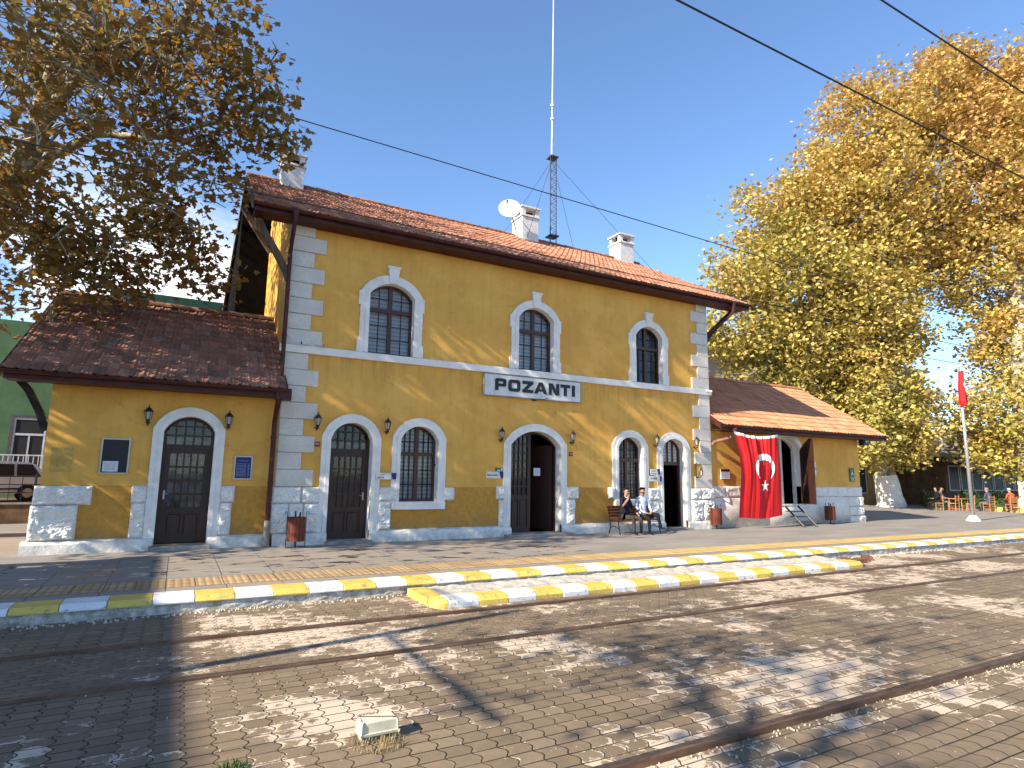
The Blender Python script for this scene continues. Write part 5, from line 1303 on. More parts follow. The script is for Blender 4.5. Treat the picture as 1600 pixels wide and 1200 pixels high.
def headbits(t, c, hairm, sun=False, beard=False, cap=None):
    x, y, z = c; mb = MB(); n = 14
    # hair shell: upper/back part of a slightly larger head
    for i in range(7):
        for k in range(n):
            pass
    rings = []
    for i in range(7):
        ph = radians(8 + i * 15)
        rings.append([(x + .100 * sin(ph) * cos(2 * pi * k / n), y + .018 + .112 * sin(ph) * sin(2 * pi * k / n), z + .03 + .105 * cos(ph) + (0 if sin(2 * pi * k / n) > -.25 or i < 4 else .035 * (i - 3))) for k in range(n)])
    for i in range(6):
        for k in range(n): mb.poly([rings[i][k], rings[i][(k + 1) % n], rings[i + 1][(k + 1) % n], rings[i + 1][k]])
    mb.poly(rings[0]); obj('hair' if not cap else 'cap', mb, cap or hairm, t, local=True, smooth=True)
    mb = MB(); mb.tube([(x, y - .085, z + .01), (x, y - .112, z - .02), (x, y - .09, z - .035)], [.010, .016, .012], 6); obj('nose', mb, 'skin', t, local=True, smooth=True)
    mb = MB()
    for s_ in (-1, 1): mb.tube([(x + s_ * .088, y + .01, z + .02), (x + s_ * .098, y + .015, z), (x + s_ * .088, y + .01, z - .03)], [.012, .018, .010], 6)
    obj('ears', mb, 'skin', t, local=True, smooth=True)
    mb = MB()
    if sun:
        for s_ in (-1, 1): mb.box(x + s_ * .038 - .028, x + s_ * .038 + .028, y - .098, y - .088, z - .005, z + .03)
        mb.box(x - .09, x + .09, y - .093, y - .088, z + .022, z + .03); obj('sunglasses', mb, 'letter', t, local=True)
    else:
        for s_ in (-1, 1): mb.box(x + s_ * .034 - .014, x + s_ * .034 + .014, y - .092, y - .084, z + .008, z + .018); mb.box(x + s_ * .034 - .02, x + s_ * .034 + .02, y - .094, y - .086, z + .03, z + .036)
        obj('eyes', mb, 'hair', t, local=True)
    mb = MB(); mb.box(x - .025, x + .025, y - .088, y - .078, z - .062, z - .054); obj('mouth', mb, simple('lips', (.25, .10, .08), .6) if 'lips' not in bpy.data.materials else bpy.data.materials['lips'], t, local=True)
    if beard:
        mb = MB(); rg = []
        for i in range(5):
            zz = z - .03 - i * .017; r_ = .088 - i * .010
            rg.append([(x + r_ * sin(a), y + .0 - (r_ + .004) * cos(a), zz) for a in [radians(-80 + 20 * q) for q in range(9)]])
        for i in range(4):
            for q in range(8): mb.poly([rg[i][q], rg[i][q + 1], rg[i + 1][q + 1], rg[i + 1][q]])
        obj('beard', mb, 'hair', t, local=True, smooth=True)
# left man: navy sweater, hand at mouth
arms = {'L': ((-.27, -.12, .86), (-.10, -.20, 1.10), (-.03, -.16, 1.21), (1, 0, .3)), 'R': ((.27, -.02, .80), (.20, -.28, .66), (.16, -.40, .60), (1, .2, 0)), 'foreL': 0}
legs = {'L': ((-.13, -.44, .54), (-.08, -.42, .10), (-.10, -.58, .05)), 'R': ((.20, -.46, .50), (.26, -.40, .10), (.30, -.55, .05))}
J, E_, RD_ = seated(arms, legs, .03, (.01, -.01), 1.08)
t = person((12.62, -.66, 0), radians(8), J, E_, RD_, None, ['skin', 'navy', 'khaki', 'shoe'], 'seated person in dark navy sweater and sunglasses, one hand raised to the mouth')
headbits(t, (.01, -.035, 1.32), 'hair', sun=True)
mb = MB(); mb.tube([(-.06, -.04, 1.15), (0, -.09, 1.12), (.06, -.04, 1.15), (0, .05, 1.18), (-.06, -.04, 1.15)], .018, 6); obj('shirt_collar', mb, 'collar', t, local=True)
arms = {'L': ((-.26, .0, .82), (-.10, -.26, .66), (.02, -.34, .64), (0, 1, 0)), 'R': ((.27, .0, .82), (.14, -.27, .68), (.04, -.34, .66), (0, 1, 0))}
legs = {'L': ((-.10, -.46, .52), (-.06, -.44, .10), (-.06, -.60, .05)), 'R': ((.26, -.42, .60), (.36, -.46, .22), (.42, -.60, .20))}
J, E_, RD_ = seated(arms, legs, .0, (0, 0), 1.0)
t = person((13.32, -.66, 0), radians(-6), J, E_, RD_, None, ['skin', 'lblue', 'black', 'shoe'], 'seated bearded person in pale blue shirt and black trousers, hands on lap')
headbits(t, (0, .0, 1.335), 'hair', beard=True)

# ------------------------------------------------------------------ cafe at the far right: chairs, table, people
def chair_parts(t):
    for sx in (-.2, .2):
        for (yy, hh) in ((-.2, .45), (.2, .95)): mb = MB(); mb.tube([(sx, yy, 0), (sx, yy + (.03 if hh > .5 else 0), hh)], .02, 6); obj('leg', mb, 'chairw', t, local=True)
    mb = MB(); mb.bbox(-.22, .22, -.22, .22, .43, .47, .01); obj('seat', mb, 'chairw', t, local=True)
    for z in (.6, .72, .84): mb = MB(); mb.box(-.19, .19, .205, .225, z, z + .05); obj('back_slat', mb, 'chairw', t, local=True)
    mb = MB()
    for z in (.15, .28):
        mb.tube([(-.2, -.2, z), (.2, -.2, z)], .01, 4); mb.tube([(-.2, .2, z), (.2, .2, z)], .01, 4); mb.tube([(-.2, -.2, z), (-.2, .2, z)], .01, 4); mb.tube([(.2, -.2, z), (.2, .2, z)], .01, 4)
    obj('rungs', mb, 'chairw', t, local=True)
CG = 'ladder back wooden chairs at the cafe'
c0 = thing('wooden_chair', (43.1, 3.6, 0), 'ladder back wooden chair left of the flagpole foot, facing the shade', 'chair', CG, radians(200)); chair_parts(c0)
dup(c0, (44.2, 3.1, 0), 'ladder back wooden chair under the person in slate blue jacket', radians(165)); dup(c0, (44.25, 1.95, 0), 'ladder back wooden chair nearest the yellow edged planter, under the orange vest person', radians(150)); dup(c0, (42.0, 4.9, 0), 'ladder back wooden chair in deep shade under the dark clothed person', radians(230))
dup(c0, (42.6, 4.3, 0), 'ladder back wooden chair turned to the table in the shade', radians(180))
t = thing('cafe_table', (43.4, 4.4, 0), 'square wooden cafe table between the seated people', 'table'); mb = MB(); mb.bbox(-.4, .4, -.4, .4, .70, .74, .01); obj('tabletop', mb, 'chairw', t, local=True)
for a in (-.35, .35):
    for b_ in (-.35, .35): mb = MB(); mb.tube([(a, b_, 0), (a, b_, .7)], .025, 6); obj('leg', mb, 'chairw', t, local=True)
A0 = {'L': ((-.26, -.02, .82), (-.18, -.28, .72), (-.12, -.42, .74), (1, 0, 0)), 'R': ((.26, -.02, .82), (.18, -.28, .72), (.12, -.42, .74), (1, 0, 0))}
L0 = {'L': ((-.13, -.45, .50), (-.13, -.44, .10), (-.13, -.60, .05)), 'R': ((.14, -.45, .50), (.16, -.42, .10), (.16, -.58, .05))}
for (loc, rz, mats, lab, hm, cap_) in (((44.2, 3.1, 0), 165, ['skin', 'bluej', 'greycl', 'shoe'], 'person in slate blue jacket and pink cap seated right of the flagpole', 'greyhair', 'pink'),
                                       ((44.25, 1.95, 0), 150, ['skin', 'rust', 'khaki', 'shoe'], 'grey haired person in orange vest seated near the white trunk', 'greyhair', None),
                                       ((42.0, 4.9, 0), 230, ['skin', 'black', 'black', 'shoe'], 'person in black seated in the deep shade, leftmost at the cafe', 'hair', None),
                                       ((43.4, 5.4, 0), 10, ['skin', 'greycl', 'greycl', 'shoe'], 'person in grey seated behind the cafe table', 'hair', None)):
    J, E_, RD_ = seated(A0, L0, .06, (0, -.02), 1.05); t = person(loc, radians(rz), J, E_, RD_, None, mats, lab); headbits(t, (0, -.085, 1.32), hm, cap=cap_)

# ------------------------------------------------------------------ trees
LEAF5 = np.array([(0, 0), (.30, -.10), (.5, .12), (.34, .28), (.52, .62), (.22, .55), (0, 1.0), (-.22, .55), (-.52, .62), (-.34, .28), (-.5, .12), (-.30, -.10)], float) - np.array([0, .4])
LEAF4 = np.array([(0, -.5), (.42, .0), (0.10, .55), (-.42, .1)], float)
def leaves(name, P, size, shape, mt, seed, parent=None, up=.5):
    rs = np.random.RandomState(seed); n = len(P); K = len(shape)
    nrm = rs.normal(size=(n, 3)); nrm[:, 2] = np.abs(nrm[:, 2]) + up; nrm /= np.linalg.norm(nrm, axis=1)[:, None]
    a = rs.normal(size=(n, 3)); a -= (a * nrm).sum(1)[:, None] * nrm; a /= np.linalg.norm(a, axis=1)[:, None]; b_ = np.cross(nrm, a)
    s_ = size * rs.uniform(.6, 1.3, n)
    bend = rs.uniform(.0, .35, n)
    V = P[:, None, :] + (shape[None, :, 0, None] * a[:, None, :] + shape[None, :, 1, None] * b_[:, None, :]) * s_[:, None, None] - nrm[:, None, :] * ((shape[None, :, 0, None] ** 2 + .5 * shape[None, :, 1, None] ** 2) * s_[:, None, None] * bend[:, None, None] * 1.5)
    me = bpy.data.meshes.new(name); me.vertices.add(n * K); me.vertices.foreach_set('co', V.reshape(-1).astype(np.float32)); me.loops.add(n * K); me.loops.foreach_set('vertex_index', np.arange(n * K, dtype=np.int32))
    me.polygons.add(n); me.polygons.foreach_set('loop_start', np.arange(0, n * K, K, dtype=np.int32)); me.polygons.foreach_set('loop_total', np.full(n, K, dtype=np.int32)); me.update(calc_edges=True)
    me.materials.append(M[mt]); o = bpy.data.objects.new(name, me); col.objects.link(o)
    if parent: o.parent = parent; o.location = -WL[parent.name]
    return o
def tree(name, trunk, tr, blobs, dens, lsize, shape, mt, lab, seed, subs=9, limb_r=.16, twig=.02, clus=.38, group=None, cl_n=34, paint=None, limbs=()):
    rnd = random.Random(seed); rs = np.random.RandomState(seed); base = Vector(trunk[0]); t = thing(name, tuple(base), lab, 'tree', group)
    mb = MB(); tp = [Vector(p) for p in trunk]
    # smooth trunk
    P = []; Rr = []
    for i in range(len(tp) - 1):
        for k in range(4): f = k / 4; P.append(tp[i].lerp(tp[i + 1], f) + Vector((rnd.uniform(-1, 1), rnd.uniform(-1, 1), 0)) * tr[i] * .08); Rr.append(tr[i] + (tr[i + 1] - tr[i]) * f)
    P.append(tp[-1]); Rr.append(tr[-1]); P[0] = tp[0]; mb.tube(P, Rr, 14)
    nodes = [(P[i], Rr[i]) for i in range(len(P) // 3, len(P))]
    for lm, lr in limbs:
        lp = [Vector(p) for p in lm]; Q = []; q_r = []
        for i in range(len(lp) - 1):
            for k in range(4): f = k / 4; Q.append(lp[i].lerp(lp[i + 1], f) + Vector([rnd.uniform(-.05, .05) for _ in range(3)])); q_r.append(lr[0] + (lr[1] - lr[0]) * (i + f) / (len(lp) - 1))
        Q.append(lp[-1]); q_r.append(lr[1]); mb.tube(Q, q_r, 9, cap=False); nodes += list(zip(Q, q_r))
    pts = []
    order = sorted(blobs, key=lambda b_: (Vector(b_[:3]) - tp[-1]).length)
    for (bx, by, bz, br) in order:
        c = Vector((bx, by, bz))
        best = min(nodes, key=lambda q: (q[0] - c).length + max(0, q[0].z - c.z + .5) * 2.0)
        s_, r0 = best[0], min(best[1] * .75, limb_r * (br / 2.5) ** .5 + .02)
        L = (c - s_).length; n = max(3, int(L / .8)); Q = []; q_r = []
        bend = Vector((rnd.uniform(-1, 1), rnd.uniform(-1, 1), rnd.uniform(-.2, .9))) * L * .13
        for i in range(n + 1):
            f = i / n; Q.append(s_.lerp(c, f) + bend * sin(pi * f) + Vector([rnd.uniform(-.07, .07) for _ in range(3)]) * min(1, L / 3)); q_r.append(r0 * (1 - .62 * f))
        mb.tube(Q, q_r, 7, cap=False); nodes += list(zip(Q[1:], q_r[1:]))
        # sub branches
        for k in range(int(subs * (br / 2) ** 1.2) + 3):
            v = Vector((rnd.gauss(0, 1), rnd.gauss(0, 1), rnd.gauss(0, .85))).normalized() * br * rnd.uniform(.6, 1.05); e = c + v; f = rnd.uniform(.45, 1); q = Q[int(f * n)]; rr_ = q_r[int(f * n)] * .6
            m_ = q.lerp(e, .5) + Vector([rnd.uniform(-.2, .2) for _ in range(3)]) * br * .3 + Vector((0, 0, br * .06)); S = [q, q.lerp(m_, .6), m_, m_.lerp(e, .6), e]
            mb.tube(S, [rr_, rr_ * .75, rr_ * .5, rr_ * .32, twig * .5], 5, cap=False)
            for kk in range(3):
                f2 = rnd.uniform(.3, 1); q2 = m_.lerp(e, f2); e2 = q2 + Vector([rnd.gauss(0, 1) for _ in range(3)]).normalized() * br * .38; mb.tube([q2, q2.lerp(e2, .5) + Vector([rnd.uniform(-.1, .1) for _ in range(3)]) * br * .2, e2], [twig, twig * .7, twig * .35], 4, cap=False); pts.append((e2, br))
            pts.append((e, br)); pts.append((m_.lerp(e, .6), br))
        nb = int(dens * br ** 2.4)
        for _ in range(nb):
            v = rs.normal(size=3); v /= np.linalg.norm(v); rr_ = br * rs.uniform(.15, 1) ** .45; pts.append((c + Vector(v) * rr_, br))
    trk = obj('trunk', mb, ['bark'], t, smooth=True)
    LP = []
    for p, br in pts:
        n = int(rs.poisson(cl_n) * rs.choice([.35, .8, 1.0, 1.5])); LP.append(np.array(p)[None, :] + rs.normal(size=(n, 3)) * clus * np.array([1, 1, .7]))
    LP = np.concatenate(LP); print(name, 'leaves', len(LP))
    leaves('crown', LP, lsize, shape, mt, seed, t)
    if paint:
        mb = MB(); b_ = tp[0]; n = 18; rows_ = 8
        vs = []
        for i in range(rows_ + 1):
            f = i / rows_ * paint; 
            zc = f * 1.0; 
            # follow trunk
            q = next((k for k in range(len(P) - 1) if P[k].z <= b_.z + zc <= P[k + 1].z), 0); ff = (b_.z + zc - P[q].z) / max(1e-6, P[q + 1].z - P[q].z); cpt = P[q].lerp(P[q + 1], ff); rr_ = Rr[q] + (Rr[q + 1] - Rr[q]) * ff
            for k in range(n): a = 2 * pi * k / n; vs.append((cpt.x + cos(a) * (rr_ + .05), cpt.y + sin(a) * (rr_ + .05), b_.z + zc + (.05 * sin(3 * a) if i == rows_ else 0)))
        mb.faces(vs, [(i * n + k, i * n + (k + 1) % n, (i + 1) * n + (k + 1) % n, (i + 1) * n + k) for i in range(rows_) for k in range(n)]); obj('whitewash_band', mb, 'white', t, smooth=True)
    return t
LT = [(0.4, -2.0, 11.7, 1.1), (-0.7, -2.0, 11.6, 1.6), (-2.3, 0.0, 12.1, 2.3), (-4.0, 1.0, 12.0, 2.5), (.9, -1.0, 10.5, .65), (0.1, -1.0, 10.8, 1.6), (-1.6, 0.0, 10.0, 1.8), (-3.6, 1.0, 9.9, 2.0), (0.5, 0.0, 9.3, 1.0), (-0.8, 0.0, 8.6, 1.6),
      (-2.5, 0.0, 7.7, 1.7), (-3.8, 1.0, 6.8, 1.8), (-2.2, 1.0, 7.0, 1.6), (-0.5, 1.0, 7.5, 1.3), (0.4, 1.3, 6.9, 0.7), (-3.3, 1.0, 6.2, 1.3), (1.75, -1.0, 10.15, 0.45), (-1.5, 1.3, 6.7, 1.0), (-1.2, 0.0, 11.3, 2.0), (-2.7, -2.0, 9.8, 1.6)]
LT += [(-2.6, .6, 6.9, 1.3), (-4.3, .5, 7.5, 1.4), (-1.2, .8, 7.6, 1.1)]
LTX = [(-6.8, -1.2, 4.6, 1.6), (-8.5, -1.5, 5.6, 1.9), (-5.9, -1.0, 6.6, 1.3), (-6.4, -2.1, 8.6, 2.0), (-6.6, -2.4, 10.6, 1.9), (-6.4, -1.7, 6.4, 1.7), (-8.6, -2.4, 8.6, 2.0), (-6, -1.9, 8, 2.3), (-6.2, -2.6, 11, 2.4), (-5.8, -2.8, 13.2, 1.4), (-6, -1.6, 5.6, 1.7), (-7.8, -3.0, 12.6, 1.5), (-9, -2, 12, 2.1), (-8, 3, 14, 3), (-4.4, -3.0, 17.2, 1.7), (-5.6, -3.2, 18.8, 1.9), (-3.2, -2.6, 15.4, 1.6), (-6, 1, 17, 3), (-11, 1, 9, 3), (-3, 3, 15, 3), (-8, 5, 9, 3), (-2.5, -2.4, 13.4, 1.7), (-7, -3.6, 9.5, 2.2)]  # unseen crown clumps added and placed to shade the walls
tree('plane_tree', [(-6.6, 5.0, -.05), (-6.3, 4.6, 1.2), (-5.7, 3.9, 3.5), (-5.2, 3.0, 6.0), (-4.3, 2.0, 7.9), (-3.7, 1.5, 9.8), (-3.4, 1.2, 12.5)], [.75, .55, .48, .42, .30, .24, .12], LT + LTX, .6, .175, LEAF5, 'leaf_l',
     'big brown leaved plane tree overhanging the left wing roof', 5, 12, .21, .022, .30, cl_n=7,
     limbs=[([(-3.7, 1.5, 9.8), (-2.8, .5, 11.3), (-1.8, -.4, 11.5), (-.8, -1.0, 12.0), (-.6, -1.6, 12.8)], (.17, .07)), ([(-4.3, 2, 7.9), (-3.3, 1.4, 9.4), (-2.4, .6, 9.8), (-1.3, 0, 9.7), (.2, -.5, 10.3), (1.3, -1, 10.0)], (.14, .04)), ([(-4.9, 2.6, 6.8), (-4.0, 1.8, 7.4), (-3.1, 1.2, 7.5), (-2.2, .9, 7.2)], (.13, .05))])
R1 = [(32.1, 10.2, 15.1, 2.8), (31.6, 11.1, 11.3, 2.8), (34.6, 10.5, 18.9, 3.2), (36.8, 9.8, 15.4, 4.6), (37.2, 9.9, 21.6, 2.2), (40.2, 9.1, 23.9, 3.2), (40.3, 9.4, 20.2, 4.6), (42.7, 8.0, 27.7, 3.8), (43.3, 7.4, 22.5, 4.5), (46.8, 6.3, 30.7, 3.6), (49.9, 5.4, 33.4, 2.6), (48.9, 6.0, 26.0, 4.6), (33.8, 10.3, 9.9, 2.8), (38.6, 9.3, 12.8, 4.5), (38.6, 10.1, 8.4, 4.0), (43.0, 8.6, 16.6, 4.6), (41.1, 8.3, 11.0, 4.2), (41.0, 6.8, 6.4, 3.0), (37.7, 6.7, 4.4, 1.8), (41.9, 6.7, 4.2, 1.7), (44.6, 7.1, 6.7, 1.6), (40.3, 9.4, 6.6, 3.0), (47.1, 7.0, 19.3, 3.6), (43.2, 6.7, 11.5, 2.0), (37.2, 11.2, 6.1, 2.6)]
R2 = [(51.9, 1.9, 27.3, 4.6), (51.2, 2.9, 30.2, 3.2), (49.9, 3.8, 22.7, 4.5), (53.3, 2.2, 21.3, 4.6), (48.8, 5.0, 18.2, 3.0), (50.4, 3.6, 16.3, 4.4), (51.2, 3.0, 10.3, 4.0), (50.0, 4.0, 12.4, 1.8), (47.6, 3.4, 6.5, 2.4), (47.0, 1.9, 4.2, 2.2), (53.1, 2.7, 31.5, 2.4), (54.4, 0.5, 27.3, 4.6), (55.6, 2.2, 13.5, 5.0), (49.7, 6.5, 5.1, 1.7), (47.4, 4.1, 3.6, 1.3), (53.2, 0.4, 30.4, 3.6)]
TG = 'golden plane trees behind the right wing'
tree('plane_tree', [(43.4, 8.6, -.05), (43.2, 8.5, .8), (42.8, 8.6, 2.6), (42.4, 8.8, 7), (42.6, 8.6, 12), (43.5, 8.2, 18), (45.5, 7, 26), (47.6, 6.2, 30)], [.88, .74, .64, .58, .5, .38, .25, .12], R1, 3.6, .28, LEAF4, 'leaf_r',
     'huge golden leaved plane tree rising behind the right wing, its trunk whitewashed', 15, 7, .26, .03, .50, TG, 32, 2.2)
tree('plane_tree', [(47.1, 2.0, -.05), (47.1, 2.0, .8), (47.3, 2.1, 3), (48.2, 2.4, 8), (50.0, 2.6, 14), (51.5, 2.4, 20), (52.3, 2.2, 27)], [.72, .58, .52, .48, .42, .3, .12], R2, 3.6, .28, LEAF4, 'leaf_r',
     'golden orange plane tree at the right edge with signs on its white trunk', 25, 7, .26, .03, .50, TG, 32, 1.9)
# signs on that trunk
t = plate('trunk_sign', 46.25, 46.95, 2.25, 2.75, 1.42, 'white sign fixed highest on the white trunk at the right edge', 'sign', 'sign')
t = plate('trunk_sign', 46.25, 46.95, 1.75, 2.22, 1.42, 'yellow sign with green and orange fixed on the white trunk at the right edge', 'sign', simple('yellow_board', (.65, .50, .05), .5))
mb = MB(); mb.box(46.5, 46.75, 1.400, 1.408, 1.9, 2.15); obj('green_mark', mb, 'green', t); mb = MB(); mb.box(46.25, 46.95, 1.401, 1.407, 1.75, 1.84); obj('orange_band', mb, 'rust', t)

# off frame on the left: made-up deck added for its shade; mast and thin tree inferred from their shadows
FB = thing('shadow_deck', (-17, -14, -.2), 'unseen concrete deck added to cast shade from beyond the left edge of the view', 'shadow_caster')
mb = MB(); mb.box(-20, -14, -40, -3.8, 7.2, 7.6); mb.box(-14.2, -14, -40, -3.8, 7.6, 8.35); mb.box(-20, -19.8, -40, -3.8, 7.6, 8.35); obj('deck', mb, 'concrete', FB)
mb = MB(); mb.box(-19.5, -14.5, -4.8, -4.2, 0, 7.2); obj('pier', mb, 'concrete', FB)
mb = MB(); mb.box(-19.5, -14.5, -28.6, -28, -.2, 7.2); obj('pier', mb, 'concrete', FB)
CM = thing('catenary_mast', (-6.7, -10.25, -.2), 'steel catenary mast between the tracks beyond the left edge of the view', 'mast')
mb = MB(); mb.tube([(-6.7, -10.25, -.2), (-6.7, -10.25, 6.6)], [.11, .08], 8); obj('pole', mb, 'steel', CM)
mb = MB(); mb.tube([(-6.7, -10.25, 5.3), (-6.7, -13.3, 5.3)], .04, 6); mb.tube([(-6.7, -10.25, 6.3), (-6.7, -8.4, 6.25)], .03, 6); obj('cantilever_arm', mb, 'steel', CM)
tree('plane_tree', [(-10.5, -19.5, -.2), (-10.4, -19.2, 2), (-9.9, -18.0, 4.5), (-9.2, -16.4, 6.4), (-8.4, -14.8, 7.6)], [.3, .24, .2, .14, .06],
     [(-7.4, -12.2, 7.0, 1.3), (-8.3, -13.6, 7.6, 1.4), (-7.4, -15.2, 7.6, 1.5), (-6.2, -13.8, 7.9, 1.4), (-8.6, -12.6, 8.8, 1.3)], .08, .14, LEAF5, 'leaf_l',
     'thin half bare plane tree beyond the left edge of the view', 35, 8, .06, .022, .30, cl_n=3)

# ------------------------------------------------------------------ left background
mb = MB(); mb.box(-60, -2.9, 9.25, 40, -.1, .62); struct(obj('raised_yard', mb, 'brown'))
mb = MB(); mb.box(-60, -2.9, 9.2, 9.4, .62, .68); struct(obj('yard_edge', mb, 'concrete'))
t = thing('metal_fence', (-6, 9.3, .68), 'black metal fence on the low wall in front of the white car', 'fence')
mb = MB()
for z in (.98, 1.24, 1.50): mb.box(-14, -2.95, 9.28, 9.32, z, z + .035)
x = -14
while x < -2.9: mb.box(x, x + .018, 9.26, 9.28, .68, 1.56); x += .33
obj('railing', mb, 'iron', t)
for x in (-12, -10, -8, -6.05, -4.1): mb = MB(); mb.box(x, x + .05, 9.24, 9.34, .62, 1.62); obj('post', mb, 'iron', t)
# car
CX, CY, CZ = -6.2, 11.3, .62
t = thing('parked_car', (CX, CY, CZ), 'white estate car parked behind the black metal fence', 'car', rz=radians(38))
prof = [(-2.1, .28), (-2.12, .55), (-2.05, .70), (-1.55, .80), (-1.05, .86), (-.60, 1.28), (-.35, 1.38), (.4, 1.42), (1.35, 1.38), (1.60, 1.30), (1.98, .88), (2.05, .60), (2.02, .28)]
mb = MB(); rows_ = []
for yv, sc__ in ((-.84, .0), (-.80, 1), (.80, 1), (.84, 0)):
    rows_.append([(px, yv * (1 - .12 * max(0, (pz - .86)) / .5), pz if sc__ else pz * .96 + .01) for px, pz in prof])
for i in range(3):
    for k in range(len(prof)): a, b_ = k, (k + 1) % len(prof); mb.poly([rows_[i][a], rows_[i][b_], rows_[i + 1][b_], rows_[i + 1][a]])
mb.poly(rows_[0]); mb.poly(rows_[3]); obj('body', mb, 'carw', t, local=True, smooth=False)
for (a, b_, c, d) in ((-.95, -.50, -.05, -.05), (.03, .03, .85, .85), (.93, .93, 1.70, 1.42)):
    mb = MB(); yv = -.80; mb.poly([(a, -.858, .90), (c if c != -.05 else -.05, -.858, .90), (d, -.79, 1.31), (b_, -.79, 1.31)]); mb.v = [(x, y - .0 if True else y, z) for x, y, z in mb.v]; obj('side_window', mb, 'letter', t, local=True)
for x in (-1.35, 1.30):
    mb = MB(); mb.tube([(x, -.90, .30), (x, -.70, .30)], .30, 18); w_ = obj('wheel', mb, 'tyre', t, local=True); mb = MB(); mb.tube([(x, -.915, .30), (x, -.88, .30)], .17, 14); obj('rim', mb, 'steel', w_, local=True)
mb = MB(); mb.box(-2.0, 2.0, -.87, -.84, .42, .48); obj('side_trim', mb, 'letter', t, local=True)
# green building
t = thing('green_building', (-4, 16, .9), 'green rendered building behind the car on the left with grey framed window', 'building')
mb = MB(); mb.box(-30, 9, 16, 26, .0, 8.0); obj('wall', mb, 'grnwall', t)
mb = MB(); mb.box(-3.2, 9.4, 14.6, 27, 9.05, 9.6); obj('roof', mb, simple('dark_green_fascia', (.02, .07, .045), .6), t)
for x in (-2.4, .1, 1.5, 4): mb = MB(); mb.box(x, x + .16, 15.0, 15.16, 8.0, 9.05); obj('terrace_post', mb, 'whiteframe', t)
for x in (-12.2, -8.8, -6.25):
    mb = MB(); O = [(x, 1.55), (x + 1.35, 1.55), (x + 1.35, 4.0), (x, 4.0)]; I = [(x + .12, 1.67), (x + 1.23, 1.67), (x + 1.23, 3.88), (x + .12, 3.88)]; mb.band(O, I, 15.94, 16, close=True); wn = obj('window', mb, 'grey', t)
    mb = MB(); O2 = I; I2 = [(x + .19, 1.74), (x + 1.16, 1.74), (x + 1.16, 3.81), (x + .19, 3.81)]; mb.band(O2, I2, 15.96, 16, close=True); mb.box(x + .19, x + 1.16, 15.96, 15.99, 3.15, 3.24); mb.box(x + .65, x + .71, 15.965, 15.99, 1.74, 3.15); obj('window_frame', mb, 'whiteframe', wn)
    mb = MB(); mb.poly([(x + .12, 15.985, 1.67), (x + 1.23, 15.985, 1.67), (x + 1.23, 15.985, 3.88), (x + .12, 15.985, 3.88)]); obj('pane', mb, 'letter', wn)
t = thing('balustrade', (-5, 14.6, .95), 'pale slender railing below the green building window', 'railing')
mb = MB(); mb.box(-12, -2, 14.58, 14.62, 2.28, 2.33); x = -12
while x < -2: mb.box(x, x + .03, 14.59, 14.61, .95, 2.28); x += .16
obj('railing', mb, 'whiteframe', t)
t = thing('tiled_porch', (-7.4, 11, .95), 'small tiled porch roof on a brown post at the left edge', 'porch')
mb = MB(); tiles(mb, -8.6, -6.15, 10.4, 3.62, 12.2, 4.3, 4, 77); obj('porch_roof', mb, 'tile_r', t)
mb = MB(); mb.box(-6.6, -6.42, 10.8, 10.98, .95, 3.7); mb.box(-8.5, -6.3, 10.5, 10.6, 3.45, 3.6); obj('post', mb, 'gutter', t)

# ------------------------------------------------------------------ right background
def bld(name, x0, x1, y0, y1, z1, mt, lab, wins, roofm=None, slabs=0, wf='whiteframe', z0=0):
    t = thing(name, ((x0 + x1) / 2, (y0 + y1) / 2, 0), lab, 'building'); mb = MB(); mb.box(x0, x1, y0, y1, z0, z1); obj('wall', mb, mt, t)
    for (a, b_, c, d) in wins:
        mb = MB(); mb.band([(a, c), (b_, c), (b_, d), (a, d)], [(a + .08, c + .08), (b_ - .08, c + .08), (b_ - .08, d - .08), (a + .08, d - .08)], y0 - .04, y0 + .0, close=True); w_ = obj('window', mb, wf, t)
        mb = MB(); mb.poly([(a + .05, y0 - .01, c + .05), (b_ - .05, y0 - .01, c + .05), (b_ - .05, y0 - .01, d - .05), (a + .05, y0 - .01, d - .05)]); obj('pane', mb, 'letter', w_)
    if roofm: mb = MB(); mb.box(x0 - .5, x1 + .5, y0 - .5, y1 + .5, z1, z1 + .25); obj('roof', mb, roofm, t)
    for k in range(slabs): mb = MB(); z = z1 - 3 - 2.9 * k; mb.box(x0 + 1, x1 + 1.4, y0 - 1.3, y0, z, z + .15); mb.box(x0 + 1, x1 + 1.4, y0 - 1.3, y0 - 1.2, z + .15, z + .95); mb.box(x1 + 1.3, x1 + 1.4, y0 - 1.2, y0, z + .15, z + .95); obj('balcony', mb, 'cream', t)
    return t
bld('apartment_block', 58, 71.5, 20, 32, 13.6, 'greyb', 'grey apartment block with projecting balconies seen past the golden tree', [(60 + 3.2 * i, 61.4 + 3.2 * i, 1.2 + 3 * k, 2.7 + 3 * k) for i in range(4) for k in range(4)], 'greyb', 3)
bld('ochre_house', 40, 56, 12, 18, 4.2, 'orange', 'low ochre building with white framed windows behind the whitewashed trunk', [(41.5, 42.7, .9, 2.9), (44.6, 46.4, .8, 3.0), (48.2, 49.2, .3, 2.8), (51.4, 52.8, .9, 2.8), (54, 55.2, .9, 2.8)], 'tile_r')
t = bld('cafe_building', 50.5, 66, 8.5, 14, 3.6, 'brown', 'dark low cafe building with a long row of windows at the right', [(51 + 1.7 * i, 52.5 + 1.7 * i, 1.1, 3.0) for i in range(8)], 'greyb')
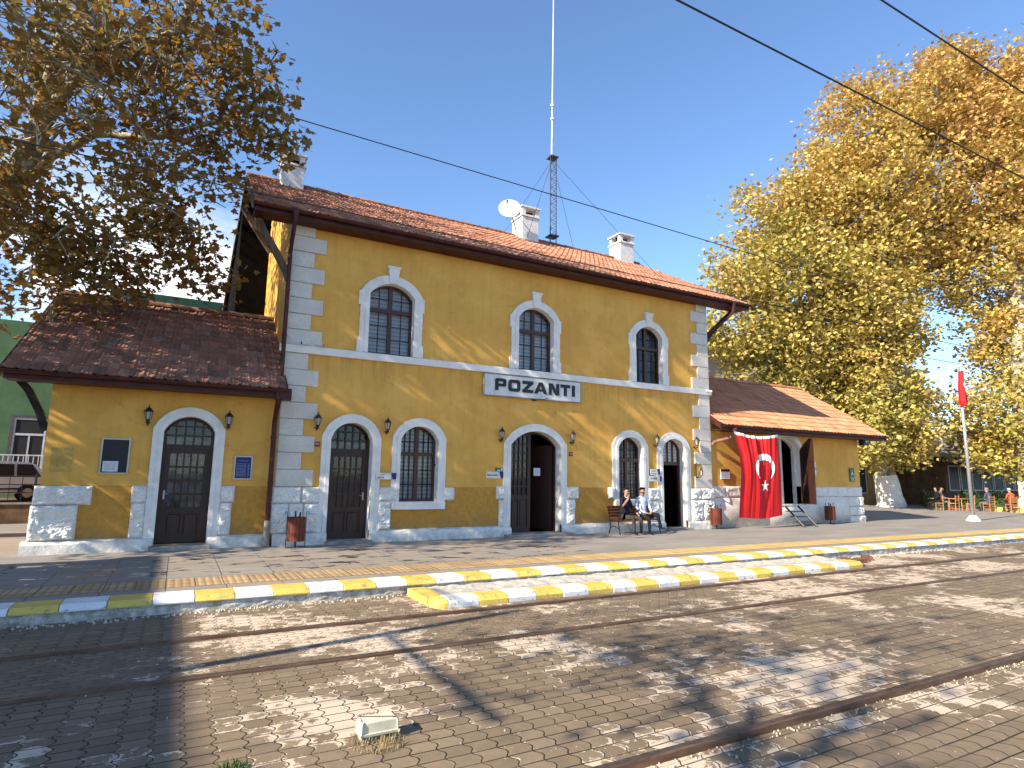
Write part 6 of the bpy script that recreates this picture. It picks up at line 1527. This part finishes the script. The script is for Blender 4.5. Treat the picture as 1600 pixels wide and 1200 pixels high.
mb = MB(); mb.poly([(50, 8.4, 3.5), (66, 8.4, 3.5), (66, 6.2, 2.9), (50, 6.2, 2.9)]); mb.poly([(50, 8.4, 3.44), (50, 6.2, 2.84), (66, 6.2, 2.84), (66, 8.4, 3.44)]); mb.box(50, 66, 6.15, 6.2, 2.7, 2.92); obj('awning', mb, simple('faded_awning', (.32, .20, .15), .9), t)
bld('far_house', 75, 95, 40, 52, 12, 'cream', 'pale distant house low between the two golden trees', [(77 + 4 * i, 78.5 + 4 * i, 7, 9) for i in range(4)], 'tile_r')
# white gabled building
t = thing('white_gabled_building', (45, 24, 0), 'white building with red sloping roof behind the stone corner and tree', 'building')
mb = MB(); mb.prism([(33, 0), (56, 0), (56, 11.2), (44.5, 14.0), (33, 11.2)], 20, 30); obj('wall', mb, 'cream', t)
mb = MB(); mb.prism([(32, 11.1), (32, 11.7), (44.5, 14.75), (57, 11.7), (57, 11.1), (44.5, 14.1)], 19.4, 30.6); obj('roof', mb, 'redroof', t)
for i in range(6): mb = MB(); x = 35 + 3.3 * i; mb.box(x, x + 1.3, 19.96, 20, 7.4, 9.2); obj('window', mb, 'letter', t)
# hedge by cafe
def bush(loc, r, n, lab, seed, mt='leaf_g', name='hedge_bush'):
    rs = np.random.RandomState(seed); t = thing(name, loc, lab, 'bush'); mb = MB(); rnd = random.Random(seed)
    for k in range(7): a = rnd.uniform(0, 6.3); mb.tube([loc, (loc[0] + cos(a) * r * .3, loc[1] + sin(a) * r * .3, loc[2] + r * .7), (loc[0] + cos(a) * r * .7, loc[1] + sin(a) * r * .7, loc[2] + r * 1.2)], [.03, .02, .01], 4)
    obj('stem', mb, 'bark', t); v = rs.normal(size=(n, 3)); v /= np.linalg.norm(v, axis=1)[:, None]; v *= (rs.uniform(.2, 1, n) ** .4)[:, None] * r; v[:, 2] = np.abs(v[:, 2]) * 1.1 + .1; v *= (1 + .25 * np.sin(v[:, :1] * 7) * np.cos(v[:, 1:2] * 6)); leaves('foliage', v + np.array(loc), .09, LEAF4, mt, seed, t)
bush((47.2, 5.6, 0), 1.1, 2600, 'green leafy bush behind the person in the blue jacket', 3); bush((45.4, 6.8, 0), 1.0, 2200, 'dark green bush left of the cafe table people', 4); bush((49.4, 4.9, 0), 1.2, 2400, 'green leafy bush against the dark cafe windows', 6)
t = thing('planter', (46, 1.6, 0), 'low stone planter with yellow painted edge by the white trunk', 'planter')
mb = MB(); mb.bbox(44.7, 48.6, .8, 3.2, 0, .24, .03); obj('planter_edge', mb, 'ky', t); mb = MB()
for k in range(9): rock(mb, 44.9 + .32 * k, 45.18 + .32 * k, .25, .25 + .25 + .12 * (k % 3), 1.3, .2, .06, 80 + k)
obj('planter_stones', mb, 'cream', t)
# hills and hidden horizon
mb = MB(); n = 90
ring = []
for i in range(n + 1):
    a = radians(-20 + 220 * i / n); r_ = 700; h = 55 + 60 * noise.noise((i * .09, 1, 2)) + 22 * noise.noise((i * .35, 4, 2)) + (95 * math.exp(-((i - 62) / 9) ** 2))
    ring.append(((r_ * cos(a), r_ * sin(a), -2), (r_ * 1.1 * cos(a), r_ * 1.1 * sin(a), max(14, h * .55)), (r_ * 1.25 * cos(a), r_ * 1.25 * sin(a), max(20, h)), (r_ * 1.5 * cos(a), r_ * 1.5 * sin(a), 0)))
for i in range(n):
    for k in range(3): mb.poly([ring[i][k], ring[i + 1][k], ring[i + 1][k + 1], ring[i][k + 1]])
struct(obj('hills', mb, 'hill', smooth=True))
